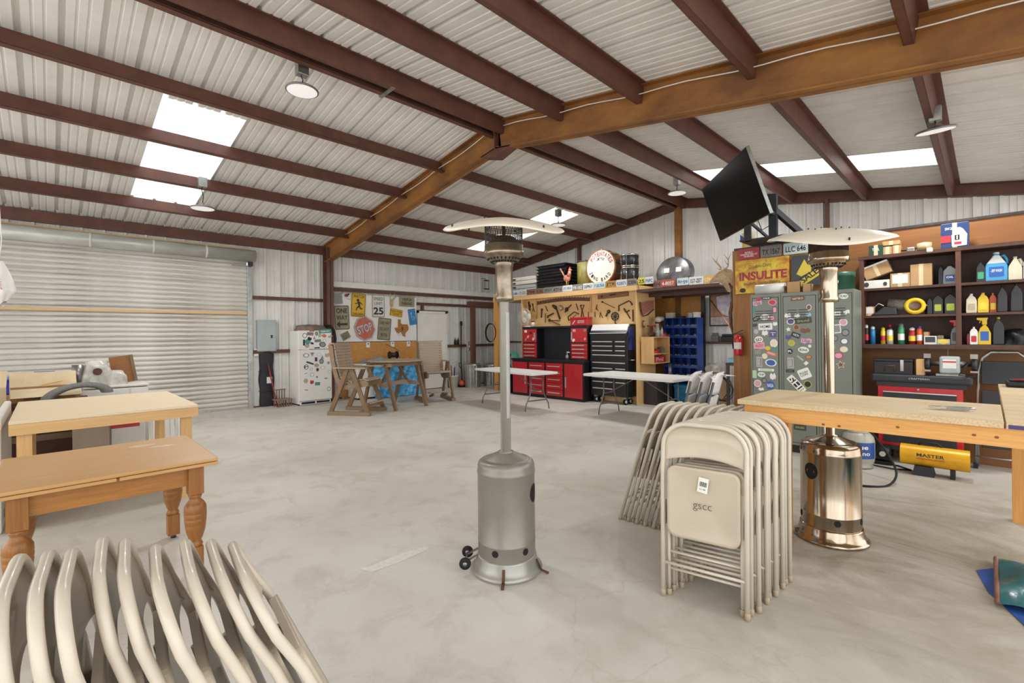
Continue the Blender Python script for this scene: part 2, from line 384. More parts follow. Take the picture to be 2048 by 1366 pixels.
# --- roll-up door
dr=struct('door_1','wide roll-up steel door with horizontal slats')
NS=35; sh=3.25/NS; v=[];f=[]
prof=[(.014,0),(.014,.007),(-.006,.009),(-.02,.03),(-.026,.05),(-.02,.07),(-.004,.086),(.014,.088),(.014,sh)]
sm=MB().add([(x,y,z) for x in(0,DX1-DX0) for y,z in prof],[(i,i+len(prof),i+1+len(prof),i+1) for i in range(len(prof)-1)],True)
def slatmat():
    m,nt,b=newmat('door_slat'); v=coords(nt,(.5,1,9)); oi=node(nt,'ShaderNodeObjectInfo'); f=noise(nt,coords(nt,(.7,1,14)),1.4,5,.65); 
    w=noise(nt,coords(nt,(.6,1,.6),src='Object'),.9,4)
    ad=node(nt,'ShaderNodeMath',operation='ADD'); L(nt,f,ad.inputs[0]); mu=node(nt,'ShaderNodeMath',operation='MULTIPLY'); mu.inputs[1].default_value=.14; L(nt,oi.outputs['Random'],mu.inputs[0]); L(nt,mu.outputs[0],ad.inputs[1])
    c=ramp(nt,ad.outputs[0],[(.4,'#dedcd6'),(.6,'#c9c6bd'),(.78,'#a39c90')]); L(nt,c,b.inputs['Base Color']); b.inputs['Roughness'].default_value=.45; MATS['door_slat']=m
slatmat()
sme=sm.mesh('slat','door_slat')
for i in range(NS): obj('slat',sme,dr,(DX0,WY-.035,i*sh))
MB().box(DX0,DX1,WY-.06,WY-.01,.0,.05).build('bottom_bar','galv',dr)
for x in(DX1-.005,DX0-.09): MB().box(x,x+.095,WY-.1,WY-.01,0,3.13).build('guide_rail','galv',dr,bevel=.004)
MB().box(DX0,DX1-.02,WY-.085,WY-.062,2.055,2.10).build('wood_strip','pine',dr)
pm('door_drum','#c6c8c2',.4,.25,.1,5,c2='#a9aca4',stretch=(.4,1,1))
MB().cyl((DX0-.2,WY-.28,3.315),(DX1+.1,WY-.28,3.315),.125,n=28).build('barrel','door_drum',dr)
for x in(-.75,.52,1.42,2.28): MB().cyl((x,WY-.28,3.315),(x+.035,WY-.28,3.315),.129,n=28).build('drum_strap','offwhite',dr)
MB().box(DX0-.2,DX1+.05,WY-.2,WY-.16,3.44,3.48).build('header_board','pine',dr)
MB().box(DX1+.0,DX1+.06,WY-.28,WY-.1,3.1,3.4).build('bracket','dark_steel',dr)
MB().box(DX1-.3,DX1+.05,WY-.15,WY-.06,3.1,3.12).build('stop_angle','galv',dr)
# --- white steel door beside the sign board
d2=struct('door_2','plain white steel door with slim frame')
MB().box(7.5,8.42,WY-.09,WY-.04,.02,2.2).build('door_leaf','white_paint',d2,bevel=.004)
MB().box(7.44,7.5,WY-.12,WY-.01,0,2.26).box(8.42,8.48,WY-.12,WY-.01,0,2.26).box(7.44,8.48,WY-.12,WY-.01,2.2,2.26).build('door_frame','white_paint',d2)
# --- plywood partition behind lockers and shelves
PX=7.65; wr=struct('wall_right','brown plywood partition wall with a dark top rail')
for y0,y1 in((2.77,1.55),(1.55,.33),(.33,-.89),(-.89,-1.3)): MB().box(PX,PX+.02,y1+.002,y0-.002,0,2.83).build('plywood_panel','ply_dark' if y0<2.5 else 'ply_dark_z',wr)
MB().box(PX-.02,PX+.05,-1.3,2.77,2.83,2.86).build('top_rail','dark_steel',wr)
MB().box(PX,PX+.1,2.77,2.8,0,2.83).build('corner_post','ply_dark_z',wr)
# ================================================================== patio heaters
pm('hammer_grey','#8f8b82',.38,.35,.08,5); pm('heater_ring','#a9a8a2',.35,.5,.1,6); pm('cream_dome','#e6ddcb',.42,0,.05,3)
pm('stainless','#b7ac9c',.16,1,.22,2.2,c2='#8d7358',stretch=(4,4,.35)); pm('brown_mesh','#4a3530',.5,.6,.2,20); pm('brass_steel','#a39683',.3,.9,.2,8,c2='#74695c')
pm('strip_grey','#a9aaa4',.45,.1,.08,9); pm('label_white','#e8e6dd',.5,0,.05,20)
def screen(m,r,z0,z1,n=30,rings=12,t=.0016):
    """woven wire cylinder"""
    for k in range(n):
        for d in(1,-1):
            pts=[]
            for i in range(7):
                a=2*PI*k/n+d*i*.045; pts.append((r*math.cos(a),r*math.sin(a),z0+(z1-z0)*i/6))
            m.tube(pts,t,3,caps=False)
    for j in range(rings):
        z=z0+(z1-z0)*j/(rings-1); m.tube([(r*math.cos(2*PI*i/24),r*math.sin(2*PI*i/24),z) for i in range(24)],t,3,closed=True)
def heater(loc,rz,label,steel,tilt,k=1.):
    t=thing('patio_heater',label,'patio heater',loc,rz,'tall patio heaters')
    body='stainless' if steel else 'hammer_grey'; ring='stainless' if steel else 'heater_ring'; upper='stainless' if steel else 'brass_steel'
    R=.19*k; RB=.235*k; H=.77
    b=MB().lathe([(RB-.01,0),(RB,.008),(RB,.022),(RB-.012,.03),(RB-.03,.06),(R+.008,.1),(R+.004,.112),(R-.01,.112)],40); b.lathe([(.001,.01),(RB-.01,.01)],40); b.build('base_ring',ring,t)
    h=MB().lathe([(R,.1),(R,.2),(R+.002,.203),(R,.206),(R,.64),(R+.003,.645),(R+.003,.66),(R,.665),(R,.69),(R-.008,.715),(R-.03,.73),(R-.034,.727),(R-.05,.735),(.06,H),(.04,H+.005)],44); h.build('tank_housing',body,t)
    for a,z,rr,zz in((rad(-20),.52,.052,1.15),(rad(-112),.17,.022,1.),(rad(-50),.17,.022,1.),(rad(70),.17,.022,1.),(rad(160),.17,.022,1.)):
        if steel and rr>.04: a=rad(197)
        # round hole: a dark disc wrapped on the housing
        m=MB(); pts=[]
        for i in range(20):
            q=2*PI*i/20; aa=a+rr*math.cos(q)/R; pts.append(((R+.0015)*math.cos(aa),(R+.0015)*math.sin(aa),z+rr*zz*math.sin(q)))
        cpt=((R+.0015)*math.cos(a),(R+.0015)*math.sin(a),z)
        m.add(pts+[cpt],[(i,(i+1)%20,20) for i in range(20)],True).build('hole','rubber',t)
    MB().lathe([(.05,H-.004),(.052,H+.008),(.034,H+.012),(.034,1.79)],24).build('pole',ring if steel else 'hammer_grey',t)
    if not steel: MB().lathe([(.0355,1.0),(.0355,1.7)],10,a0=rad(-75),a1=rad(-25)).build('label_strip','strip_grey',t)
    MB().lathe([(.034,1.77),(.062,1.775),(.064,1.80),(.058,1.815),(.058,2.0),(.062,2.005),(.062,2.03)],28).build('control_sleeve',upper,t)
    pr=MB().lathe([(.062,2.03),(.1,2.04),(.118,2.07)],36); pr.build('burner_cone',upper,t)
    sl=MB()
    for i in range(26):
        a=2*PI*i/26; c,s=math.cos(a),math.sin(a); sl.bar((.078*c,.078*s,2.031),(.112*c,.112*s,2.054),.009,.006)
    sl.build('vent_slots','rubber',t,stuff=1)
    MB().lathe([(.118,2.07),(.133,2.072),(.133,2.11),(.128,2.112),(.128,2.145),(.122,2.15),(.1,2.15)],36).build('burner_band',upper,t)
    MB().lathe([(.105,2.14),(.1,2.17),(.07,2.2),(.001,2.21)],24).build('burner_head','rusty_iron',t)
    sc=MB(); screen(sc,.125,2.13,2.285,44 if not steel else 64,14 if not steel else 22,.0016 if not steel else .0024); sc.build('emitter_screen','brown_mesh' if steel else 'dark_steel',t,stuff=1)
    # tilted three piece reflector
    n=48; prof=[(.001,.035),(.13,.032),(.2,.022),(.30,.002),(.39,-.03),(.405,-.045)]
    v=[];f=[]
    for r,z in prof:
        for i in range(n):
            a=2*PI*i/n; fl=.045*(r/.4)**2*math.cos(3*(a-tilt[2])); rr=r*(1+.045*math.cos(3*(a-tilt[2]))*(r/.4)); v.append((rr*math.cos(a),rr*math.sin(a),z+.35*fl))
    for j in range(len(prof)-1):
        for i in range(n): f.append((j*n+i,j*n+(i+1)%n,(j+1)*n+(i+1)%n,(j+1)*n+i))
    M=Matrix.Translation((0,0,2.29))@Euler((tilt[0],tilt[1],0)).to_matrix().to_4x4()
    d=MB().add(v,f,True,M).build('reflector_dome','cream_dome',t,solid=.003)
    for p in d.data.polygons: p.use_smooth=True
    sc2=MB()
    for i in range(6):
        a=i*PI/3+.3; p=M@Vector((.345*math.cos(a),.345*math.sin(a),-.012)); sc2.cyl(p,p+Vector((0,0,-.03)),.006,n=6); p=M@Vector((.13*math.cos(a),.13*math.sin(a),.033)); sc2.cyl(p,p+Vector((0,0,.012)),.005,n=6)
    sc2.build('screws','dark_steel',d,stuff=1)
    MB().lathe([(.012,2.2),(.012,2.3)],8).build('dome_stud','dark_steel',t)
    if not steel:
        for s in(-1,1):
            w=MB().lathe([(.015,-.012),(.035,-.013),(.038,-.006),(.038,.006),(.035,.013),(.015,.012)],20,M=Matrix.Translation((-.27,s*.085,.07))@Matrix.Rotation(PI/2,4,'X')); w=w.build('wheel','rubber',t)
            MB().lathe([(.001,-.016),(.015,-.014),(.015,.014),(.001,.016)],12,M=Matrix.Translation((-.27,s*.085,.07))@Matrix.Rotation(PI/2,4,'X')).build('hub','steel',w)
        MB().cyl((-.27,-.1,.07),(-.27,.1,.07),.006).bar((-.27,-.05,.07),(-.19,-.05,.11),.025,.006).bar((-.27,.05,.07),(-.19,.05,.11),.025,.006).build('axle','steel',t)
        for a in(rad(-95),rad(-18),rad(100)):
            c,s=math.cos(a),math.sin(a); MB().bar((.205*c,.205*s,.085),(.235*c,.235*s,.02),.018,.005).bar((.235*c,.235*s,.02),(.285*c,.285*s,.006),.02,.005).build('floor_bracket','rusty_iron',t)
    return t
yaw0=math.atan2(FW.y,FW.x)-PI/2
heater((2.164,2.26,0),yaw0,'grey hammered patio heater with small wheels, out in the open floor',False,(.19,.03,.5))
heater((4.184,.837,0),yaw0,'stainless steel patio heater with rust streaks behind the tall workbench',True,(.24,-.05,1.2),1.02)
# ================================================================== steel folding chairs
pm('chair_beige','#c4b7a3',.34,0,.05,5,coat=.15); pm('chair_tube','#cfc5b4',.3,0,.04,5,coat=.2); pm('chair_dark','#a89a86',.4,0,.06,5); pm('foot_cap','#b5a48c',.6,0,.1,9)
def upath(hw,top,r,z0=0.,y0=0.,y1=0.,n=7):
    pts=[(-hw,y0,z0),(-hw,y0,top-r-.12)]
    for i in range(n+1): a=PI-PI/2*i/n; pts.append((-hw+r+r*math.cos(a),y1,top-r+r*math.sin(a)))
    for i in range(n+1): a=PI/2-PI/2*i/n; pts.append((hw-r+r*math.cos(a),y1,top-r+r*math.sin(a)))
    return pts+[(hw,y0,top-r-.12),(hw,y0,z0)]
def chair_meshes():
    P={}
    P['frame']=[MB().tube(upath(.225,1.02,.135,.02,0,.012),.0135,10).mesh('frame','chair_tube')]
    P['rear_leg']=[MB().tube([(s*.198,.027,.02),(s*.198,.027,.3),(s*.2,.022,.66)],.0105,8).mesh('rear_leg','chair_tube') for s in(-1,1)]
    # seat pan: dished panel with rolled rim
    def pan(r0,z0,hw,hh,cz,d):
        m=MB(); po=rrect(hw*2,hh*2,r0,0,cz,5); n=len(po); pi_=rrect(hw*2-.03,hh*2-.03,r0-.01,0,cz,5); pj=rrect(hw*1.2,hh*1.2,r0*.7,0,cz,5)
        v=[(p[0],-.012,p[1]) for p in po]+[(p[0],-.02,p[1]) for p in po]+[(p[0],-.016,p[1]) for p in pi_]+[(p[0],-.016+d,p[1]) for p in pj]+[(0,-.016+d*1.1,cz)]
        f=[]
        for j in range(3): f+=[(j*n+i,j*n+(i+1)%n,(j+1)*n+(i+1)%n,(j+1)*n+i) for i in range(n)]
        f+=[(3*n+i,3*n+(i+1)%n,4*n) for i in range(n)]
        v2=[(p[0],.006,p[1]) for p in po]; m.add(v,f,True); o=len(m.v); m.add(v2,[tuple(range(n))],False); m.f+=[(i,o+i,o+(i+1)%n,(i+1)%n) for i in range(n)]; m.sm+=[False]*n
        return m
    P['seat']=[pan(.05,0,.195,.205,.575,.012).mesh('seat','chair_beige')]
    b=MB(); n=16; v=[];f=[]
    for i in range(n+1):
        x=-.222+.444*i/n; e=abs(x)/.222; zt=1.02-(.135*(1-math.sqrt(max(0,1-max(0,(abs(x)-.09)/.135)**2))) if abs(x)>.09 else 0); zb=.80+.035*(1-e*e)
        for z in(zb,zb+.012,(zb+zt)/2,zt): v.append((x,.006+.016*(1-e*e)+(-.006 if z==zb else 0),z))
    for i in range(n):
        for j in range(3): f.append((i*4+j,(i+1)*4+j,(i+1)*4+j+1,i*4+j+1))
    P['backrest']=[b.add(v,f,True).mesh('backrest','chair_beige',solid=.004)]
    for p in P['backrest'][0].polygons: p.use_smooth=True
    cb=MB().cyl((-.225,.0,.2),(.225,.0,.2),.009,n=8).mesh('crossbar','chair_tube'); cb2=MB().cyl((-.198,.027,.16),(.198,.027,.16),.008,n=8).mesh('crossbar','chair_tube'); cb3=MB().cyl((-.198,.027,.26),(.198,.027,.26),.008,n=8).mesh('crossbar','chair_tube')
    P['crossbar']=[cb,cb2,cb3]
    lk=[]
    for s in(-1,1): lk.append(MB().bar((s*.213,.012,.42),(s*.213,.03,.56),.006,.02,(0,1,0)).mesh('link','chair_dark'))
    P['link']=lk
    P['foot_cap']=[MB().lathe([(.001,0),(.0155,.001),(.0155,.035),(.0135,.038)],10,(x,y,0)).mesh('foot_cap','foot_cap') for x,y in((-.225,0),(.225,0),(-.198,.027),(.198,.027))]
    return P
CH=chair_meshes()
ORD=['first','second','third','fourth','fifth','sixth','seventh','eighth','ninth','tenth','eleventh','twelfth']
def chair(loc,rot,label,group):
    t=thing('folding_chair',label,'chair',loc,0,group,rot)
    for k,ms in CH.items():
        for me in ms: obj(k,me,t)
    return t
# near stack, fronts towards the camera
N1=11
for i in range(N1):
    f=i/(N1-1); jit=[0,.012,-.02,.03,-.01,.015,-.015,.02,-.005,.01,0][i]
    c=chair((2.625+.6*f,1.138-.045*f+jit*.5,0),(rad(-1),0,rad(-79+jit*25)),('beige steel folding chair marked gscc at the front of the upright stack' if i==0 else 'beige folding chair, %s behind the chair marked gscc in the upright stack'%ORD[i-1]),'folding chairs in the upright stack')
    if i==0:
        pm('marker','#2b2a26',.6,0,0)
        text(c,'gscc',.1,.042,0,.56,'marker',-.0165,0,-.015)
        st=MB().prism(rot2(rrect(.055,.085,.002),rad(-8),.005,.69),-.0185,-.017).build('price_sticker','label_white',c)
        bc=MB()
        for k in range(11): bc.prism(rot2([(-.018+k*.0036,-.012),(-.0165+k*.0036+(k%3)*.0006,-.012),(-.0165+k*.0036+(k%3)*.0006,.014),(-.018+k*.0036,.014)],rad(-8),.005,.695),-.0192,-.0186)
        bc.build('barcode','marker',st,stuff=1); text(st,'12 98',.03,.008,.002,.667,'marker',-.0192,rad(-8))
# row of chairs leaning like dominoes behind it
N2=10
for i in range(N2):
    f=i/(N2-1); chair((3.62+.04*f,2.17-.66*f,0),(rad(-(17-3*f)),0,PI),'beige folding chair, %s from the open end of the slanted row'%ORD[i],'folding chairs in the slanted row')
# fan of chairs at the bottom left, leaning away to the left
fan=[(-.071,1.752,7),(-.02,1.733,8),(.022,1.713,9),(.085,1.762,11),(.128,1.725,13),(.182,1.661,17),(.248,1.667,19),(.303,1.657,22),(.345,1.62,24)]
for i,(x,y,a) in enumerate(fan):
    L_=1.0; dx=math.sin(rad(a))*L_; 
    zc=math.cos(rad(a)); k=.97/zc if False else 1
    # turned so the width runs along y; feet pushed towards +x
    lab='foreground folding chair, %s from the left edge of the photo'%ORD[i]
    t=chair((x+.025+.985*math.tan(rad(a))*.97,y-.225+.03,.0),(rad(-a),0,rad(86-(i*.4))),lab,'folding chairs fanned out in the foreground')
# ================================================================== oak draw-leaf table
t=thing('oak_table','old oak draw-leaf table with thick turned legs','table',(.285,4.1,0))
x0,x1,y0,y1=-.51,.51,-.52,.5
MB().box(x0,x1,y0,y1,.738,.76).build('tabletop','oak_top',t,bevel=.006)
MB().box(x0+.005,-.006,y0+.005,y1-.005,.714,.735).build('leaf','oak_top',t,bevel=.004); MB().box(.006,x1-.0,y0+.002,y1-.005,.714,.735).build('leaf','oak_top',t,bevel=.004)
for a,b in(((-.37,-.42),(.37,-.42)),((-.37,.36),(.37,.36))): MB().bar((a[0],a[1],.65),(b[0],b[1],.65),.024,.125).build('apron','oak',t)
for a,b in(((-.4,-.38),(-.4,.32)),((.4,-.38),(.4,.32))): MB().bar((a[0],a[1],.65),(b[0],b[1],.65),.024,.125).build('apron','oak',t)
legp=[(.028,.53),(.04,.52),(.034,.505),(.03,.495),(.05,.47),(.062,.445),(.064,.41),(.061,.405),(.064,.40),(.063,.375),(.06,.37),(.063,.365),(.06,.335),(.057,.33),(.059,.325),(.054,.29),(.04,.24),(.032,.225),(.036,.21),(.042,.2),(.034,.185)]
lm=MB().lathe(legp,20); lm.box(-.042,.042,-.042,.042,.53,.712); lm.box(-.038,.038,-.038,.038,.03,.185)
lme=lm.mesh('leg','oak_z')
ftm=MB().lathe([(.001,0),(.018,.002),(.018,.02),(.008,.03)],10).mesh('glide','dark_steel')
for x in(-.41,.395):
    for y in(-.43,.36): l=obj('leg',lme,t,(x,y,0)); obj('glide',ftm,l)
mk=MB().prism([(0,0)]*0+ell(.16,.10,20),0,.0006) if False else MB()
for x,y,w,h in((.2,.28,.16,.09),(.3,.16,.15,.07),(-.3,-.3,.12,.02),(.05,-.05,.2,.01)):
    mk.add([(x+w/2*math.cos(2*PI*i/18),y+h/2*math.sin(2*PI*i/18),.7606) for i in range(18)],[tuple(range(18))])
pm('worn_mark','#d9bd9c',.5,0,.1,20); mk.build('worn_marks','worn_mark',t,stuff=1)
# ================================================================== plywood work table behind
t=thing('plywood_table','plain plywood work table with pine two-by-four frame','table',(.405,6.29,0))
MB().box(-.635,.635,-.85,.85,.875,.9).build('tabletop','raw_ply',t,bevel=.003)
for a,b,m_ in(((-.635,-.83),(.635,-.83),'pine'),((-.635,.83),(.635,.83),'pine'),((-.615,-.81),(-.615,.81),'pine_y'),((.615,-.81),(.615,.81),'pine_y')): MB().bar((*a,.83),(*b,.83),.038,.088).build('apron',m_,t)
for x in(-.55,.55):
    for y in(-.76,.78): MB().box(x-.045,x+.045,y-.019,y+.019,0,.875).build('leg','pine_z',t)
# ================================================================== tall workbench with chipboard tops
t=thing('tall_workbench','tall pine workbench with worn chipboard tops beside the folding chairs','workbench',(3.695,0,0))
def chip():
    m,nt,b=newmat('chipboard'); f=noise(nt,coords(nt,(2,.6,1)),2.2,7,.7); g=noise(nt,coords(nt),120,3,.6)
    c=ramp(nt,f,[(.35,'#d8c39c'),(.55,'#cdb48a'),(.75,'#9c8a6e')]); c=mixc(nt,.25,c,ramp(nt,g,[(.4,'#e6d4b2'),(.62,'#8f744c')])); L(nt,c,b.inputs['Base Color']); b.inputs['Roughness'].default_value=.6; bump(nt,b,g,.15,.002); MATS['chipboard']=m
chip()
MB().box(-.385,.385,-.055,1.19,1.068,1.1).build('benchtop','chipboard',t,bevel=.003)
rt=MB().box(-.385,1.95,-.75,-.062,1.068,1.1).build('return_top','chipboard',t,bevel=.003)
pm('purple_paint','#4a3d74',.6,0,.15,30); MB().box(-.3865,-.3855,-.7,-.07,1.07,1.09).build('painted_edge','purple_paint',rt)
MB().box(-.365,-.327,-.7,1.15,.975,1.068).build('front_rail','fir_y',t); MB().box(.3,.338,-.055,1.15,.975,1.068).build('back_rail','fir_y',t)
MB().box(-.327,.3,1.11,1.148,.975,1.068).build('end_rail','fir',t); MB().box(.338,1.9,-.11,-.072,.975,1.068).build('return_rail','fir',t)
for x,y in((-.31,1.09),(.27,1.09),(-.31,-.66),(1.86,-.18)): MB().box(x-.045,x+.045,y-.045,y+.045,0,1.066).build('leg','fir_z',t)
kn=MB(); pm('knot','#8a4f22',.6,0,.1,20)
for y in(.98,.7,.62,.35,.05,-.03): kn.add([(-.3655,y+.009*math.cos(q*PI/4),1.02+random.uniform(-.03,.03)*0+(.0 if int(y*100)%2 else -.03)+.007*math.sin(q*PI/4)) for q in range(8)],[tuple(range(8))])
kn.build('knots','knot',t,stuff=1)
# locking pliers lying on it
t=thing('locking_pliers','pair of locking pliers lying on the chipboard bench top','pliers',(3.62,.17,1.1),rad(-75))
MB().bar((-.02,.0,.014),(.1,.012,.014),.012,.016).build('handle','steel',t); MB().bar((-.02,-.004,.012),(.095,-.03,.012),.01,.014).build('handle','steel',t)
MB().prism([(-.07,-.004),(-.02,-.012),(-.0,-.005),(-.0,.022),(-.04,.018),(-.075,.006)],-.006,.006,Matrix.Translation((0,0,.014))@Matrix.Rotation(PI/2,4,'X')).build('jaw','chrome',t); MB().cyl((.1,.012,.014),(.13,.014,.014),.006).build('adjusting_screw','chrome',t)
# ================================================================== along the side wall: fridge, signs, patio set
def on_wall(Y): 
    return lambda x,y: (atY(x,y,Y).x,atY(x,y,Y).z)
COLN={'w':'#ecebe6','k':'#191919','r':'#c0323c','b':'#2a5fae','g':'#4f8f86','y':'#d9c23a','p':'#e2a3b4','o':'#c98a3c','t':'#b5a789','s':'#8f8f8a','n':'#7a4a32','lb':'#8fc1d8','v':'#5a4a90','gr':'#a8b23a','c':'#e8dcc0','db':'#253a6a','lg':'#b9d8b0','sal':'#cf7560','dk':'#3a3d40'}
for k,v in COLN.items(): pm('print_'+k,v,.4,0,.03,30)
def sticker(par,x,z,w,h,shape,col,rot=0.,txt=None,tcol='k',ring=None,y=-.0012,name='sticker',th=None,tw=None):
    sh={'e':ell(w,h,18),'r':rrect(w,h,min(w,h)*.08,k=1),'s':[((w/2 if i%2==0 else w*.22)*math.sin(i*PI/5),(h/2 if i%2==0 else h*.22)*math.cos(i*PI/5)) for i in range(10)],'d':[(0,h/2),(w/2,0),(0,-h/2),(-w/2,0)],'t':[(-w/2,h/2),(w/2,h/2),(0,-h/2)],'h':[(math.cos(PI/6+i*PI/3)*w/2,math.sin(PI/6+i*PI/3)*h/2) for i in range(6)],
        'f':[(-w/2,h*.4),(-w*.1,h*.3),(w*.2,h/2),(w/2,h*.35),(w/2,-h*.3),(w*.15,-h*.2),(-w*.1,-h/2),(-w/2,-h*.3)],'b':[(-w/2,h*.1),(-w*.3,h/2),(0,h*.25),(w*.25,h*.5),(w/2,h*.1),(w*.4,-h*.35),(w*.1,-h*.3),(0,-h/2),(-w*.25,-h*.35),(-w*.45,-h*.3)]}[shape]
    o=MB().prism(rot2(sh,rot,x,z),y-.0006,y+.0004).build(name,'print_'+col,par)
    if ring:
        kk=.78; MB().prism(rot2([(p*kk,q*kk) for p,q in sh],rot,x,z),y-.0011,y-.0004).build('inner_print','print_'+ring,o)
    if txt: text(o,txt,(tw or .72)*w,(th or .42)*h,x,z,'print_'+tcol,y-.0018,rot,.015)
    return o
# --- electrical panel, switch, bag, bars
pm('panel_grey','#a9b2b3',.45,0,.05,4); pm('bag_black','#2c2a30',.7,0,.15,12,bmp=.3); pm('red_bar','#a13a38',.5,0,.15,9)
a=atY(513,640,WY-.06); b=atY(551,702,WY-.06); w=b.x-a.x; h=a.z-b.z
t=thing('electrical_panel','grey electrical breaker panel on the metal wall beside the roll-up door','electrical panel',(a.x,WY-.13,b.z))
MB().box(0,w,0,.12,0,h).build('box','panel_grey',t,bevel=.004); MB().box(.015,w-.015,-.012,0,.015,h-.015).build('door','panel_grey',t,bevel=.003); MB().box(w*.68,w*.78,-.02,-.011,h*.42,h*.52).build('latch','dark_steel',t)
a=atY(507,698,WY-.05); b=atY(517,712,WY-.05)
t=thing('switch_box','small white switch box low beside the breaker panel','switch',(a.x,WY-.06,b.z)); MB().box(0,b.x-a.x,0,.05,0,a.z-b.z).build('box','white_paint',t,bevel=.003); MB().box((b.x-a.x)*.4,(b.x-a.x)*.6,-.008,0,.06,.1).build('toggle','offwhite',t)
p=atz(536,813); hh=atY(536,698,p.y).z
t=thing('canopy_bag','tall black zipped canopy bag standing against the wall','bag',(p.x,p.y+.12,0))
m=MB(); n=16
def bagf(u,v):
    a=2*PI*u; rr=.15*(1+.06*math.sin(5*a+v*9)+.05*math.sin(v*17))*(1 if v<.93 else 1-(v-.93)*7); return Vector((rr*math.copysign(abs(math.cos(a))**.6,math.cos(a)),rr*.75*math.copysign(abs(math.sin(a))**.6,math.sin(a)),hh*v))
m.grid(bagf,24,22); m.build('sleeve','bag_black',t); MB().box(-.02,.09,-.125,-.118,.52,.66).build('tag','label_white',t)
for z in(.34,.78): MB().tube([(.158*math.cos(i*PI/8),.12*math.sin(i*PI/8),z+.01*math.sin(i)) for i in range(16)],.008,5,closed=True).build('strap','black_plastic',t)
p=atz(521,800)
for i,(dx,ln,lab) in enumerate(((0,.95,'longer red steel bar leaning between the door track and the black bag'),(.05,.75,'shorter red steel bar leaning against the black bag'))):
    solo=MB().tube([(0,0,.0),(-.12+dx*.4,.2,ln)],.011,6).build('steel_bar','red_bar',None,loc=(p.x-.12+dx*.5,WY-.36+dx,0)); tag(solo,lab,'bar',group='red bars by the door')
# --- little stool made of dowels
p=atz(580,811); t=thing('dowel_rack','small rustic wooden rack of upright dowels beside the fridge','rack',(p.x-.16,p.y+.0,0),rad(12))
MB().box(-.17,.17,-.12,.12,.15,.17).build('shelf_board','weathered',t); MB().box(-.1,.12,.06,.12,.36,.38).build('top_rail','weathered',t)
for x in(-.15,-.09,-.03,.03,.09,.15): MB().cyl((x,-.1,0),(x,-.1,.15),.012,n=6).build('dowel','weathered_z',t); MB().cyl((x*.9,.1,0),(x*.9,.1,.15),.012,n=6).build('dowel','weathered_z',t)
for x in(-.08,-.02,.04,.1): MB().cyl((x,.09,.17),(x,.09,.36),.011,n=6).build('dowel','weathered_z',t)
# --- refrigerator
FY=10.85; fx0,fx1=3.99,4.745; t=thing('refrigerator','white top-freezer refrigerator covered in stickers','refrigerator',(fx0,FY,0)); W=fx1-fx0
pm('fridge_white','#e4e3df',.35,0,.02,3)
zs=atY(600,700,FY).z; zt=atY(600,661,FY).z
MB().box(0,W,.06,.56,.03,zt-.005).build('cabinet','fridge_white',t,bevel=.012); fd=MB().box(0,W,0,.055,zs+.006,zt).build('freezer_door','fridge_white',t,bevel=.012); rd=MB().box(0,W,0,.055,.1,zs-.006).build('fridge_door','fridge_white',t,bevel=.012)
MB().box(.03,W-.03,.02,.06,.012,.09).build('kick_plate','fridge_white',t); MB().box(.06,.36,.012,.02,.03,.075).box(.4,.7,.012,.02,.03,.075).build('grille','black_plastic',t,stuff=1)
for x in(.05,W-.05): MB().box(x-.03,x+.03,.05,.5,0,.03).build('foot','black_plastic',t)
fz=lambda zx,zy:(atY(570+zx/8.536,640+zy/8.536,FY).x-fx0,atY(570+zx/8.536,640+zy/8.536,FY).z)
FS=[(685,192,220,60,'r','g',3,'GREEN-KEY','w'),(338,265,75,75,'e','k',0,None,None,'w'),(430,235,110,55,'r','s',-4,'BULLDOG','k'),(538,232,50,65,'e','k',0,None,None,'s'),(668,270,80,55,'e','sal',-12,None,None,None),(595,262,60,60,'e','t',0,None,None,None),(770,280,80,50,'b','t',20,None,None,None),(420,320,70,60,'b','k',-25,None,None,None),(325,385,35,90,'r','dk',0,None,None,None),(388,370,90,80,'e','g',10,None,None,None),(378,440,75,60,'e','s',15,None,None,'t'),(462,398,50,30,'r','k',-15,None,None,None),(560,355,110,45,'r','s',4,'RANCH','k'),(674,348,62,55,'h','s',0,None,None,'w'),(640,418,110,80,'e','k',-12,None,None,'s'),(548,475,90,18,'r','k',2,None,None),(690,488,40,35,'e','dk',0,None,None,'w'),(460,188,85,14,'r','r',0,None,None),(500,300,45,50,'t','s',180,None,None,None),(345,515,120,25,'r','w',5,'Garland','s'),
 (362,605,95,62,'e','k',0,None,None,'w'),(465,592,60,62,'t','db',0,None,None,'s'),(580,590,65,55,'e','lb',0,None,None,'w'),(635,630,55,60,'t','s',180,None,None,None),(725,600,90,70,'b','t',10,None,None,None),(530,672,45,65,'r','r',0,None,None,'db'),(622,705,80,80,'e','db',0,None,None,'s'),(428,735,125,25,'r','dk',-20,None,None),(540,772,72,52,'e','n',-5,None,None,'t'),(362,802,75,75,'e','k',0,'P','k','w'),(445,840,60,45,'d','b',30,None,None,'w'),(555,848,52,62,'e','t',0,None,None,'dk'),(645,812,85,55,'e','t',-5,None,None,'w'),(760,882,50,55,'e','s',0,None,None,'w'),(355,912,80,40,'r','w',15,'wild','dk'),(462,932,55,55,'r','s',8,None,None,'w'),(355,1040,70,70,'e','t',0,None,None,None),(460,1062,65,70,'b','r',0,None,None,None),(555,1088,85,50,'r','g',-4,None,None),(365,1195,95,55,'r','w',-8,'WIZ','k'),(750,1175,60,65,'e','k',0,None,None,'w'),(742,730,45,50,'b','s',20,None,None,None),(545,980,30,35,'t','dk',0,None,None,None),(700,995,60,25,'b','s',0,None,None,None)]
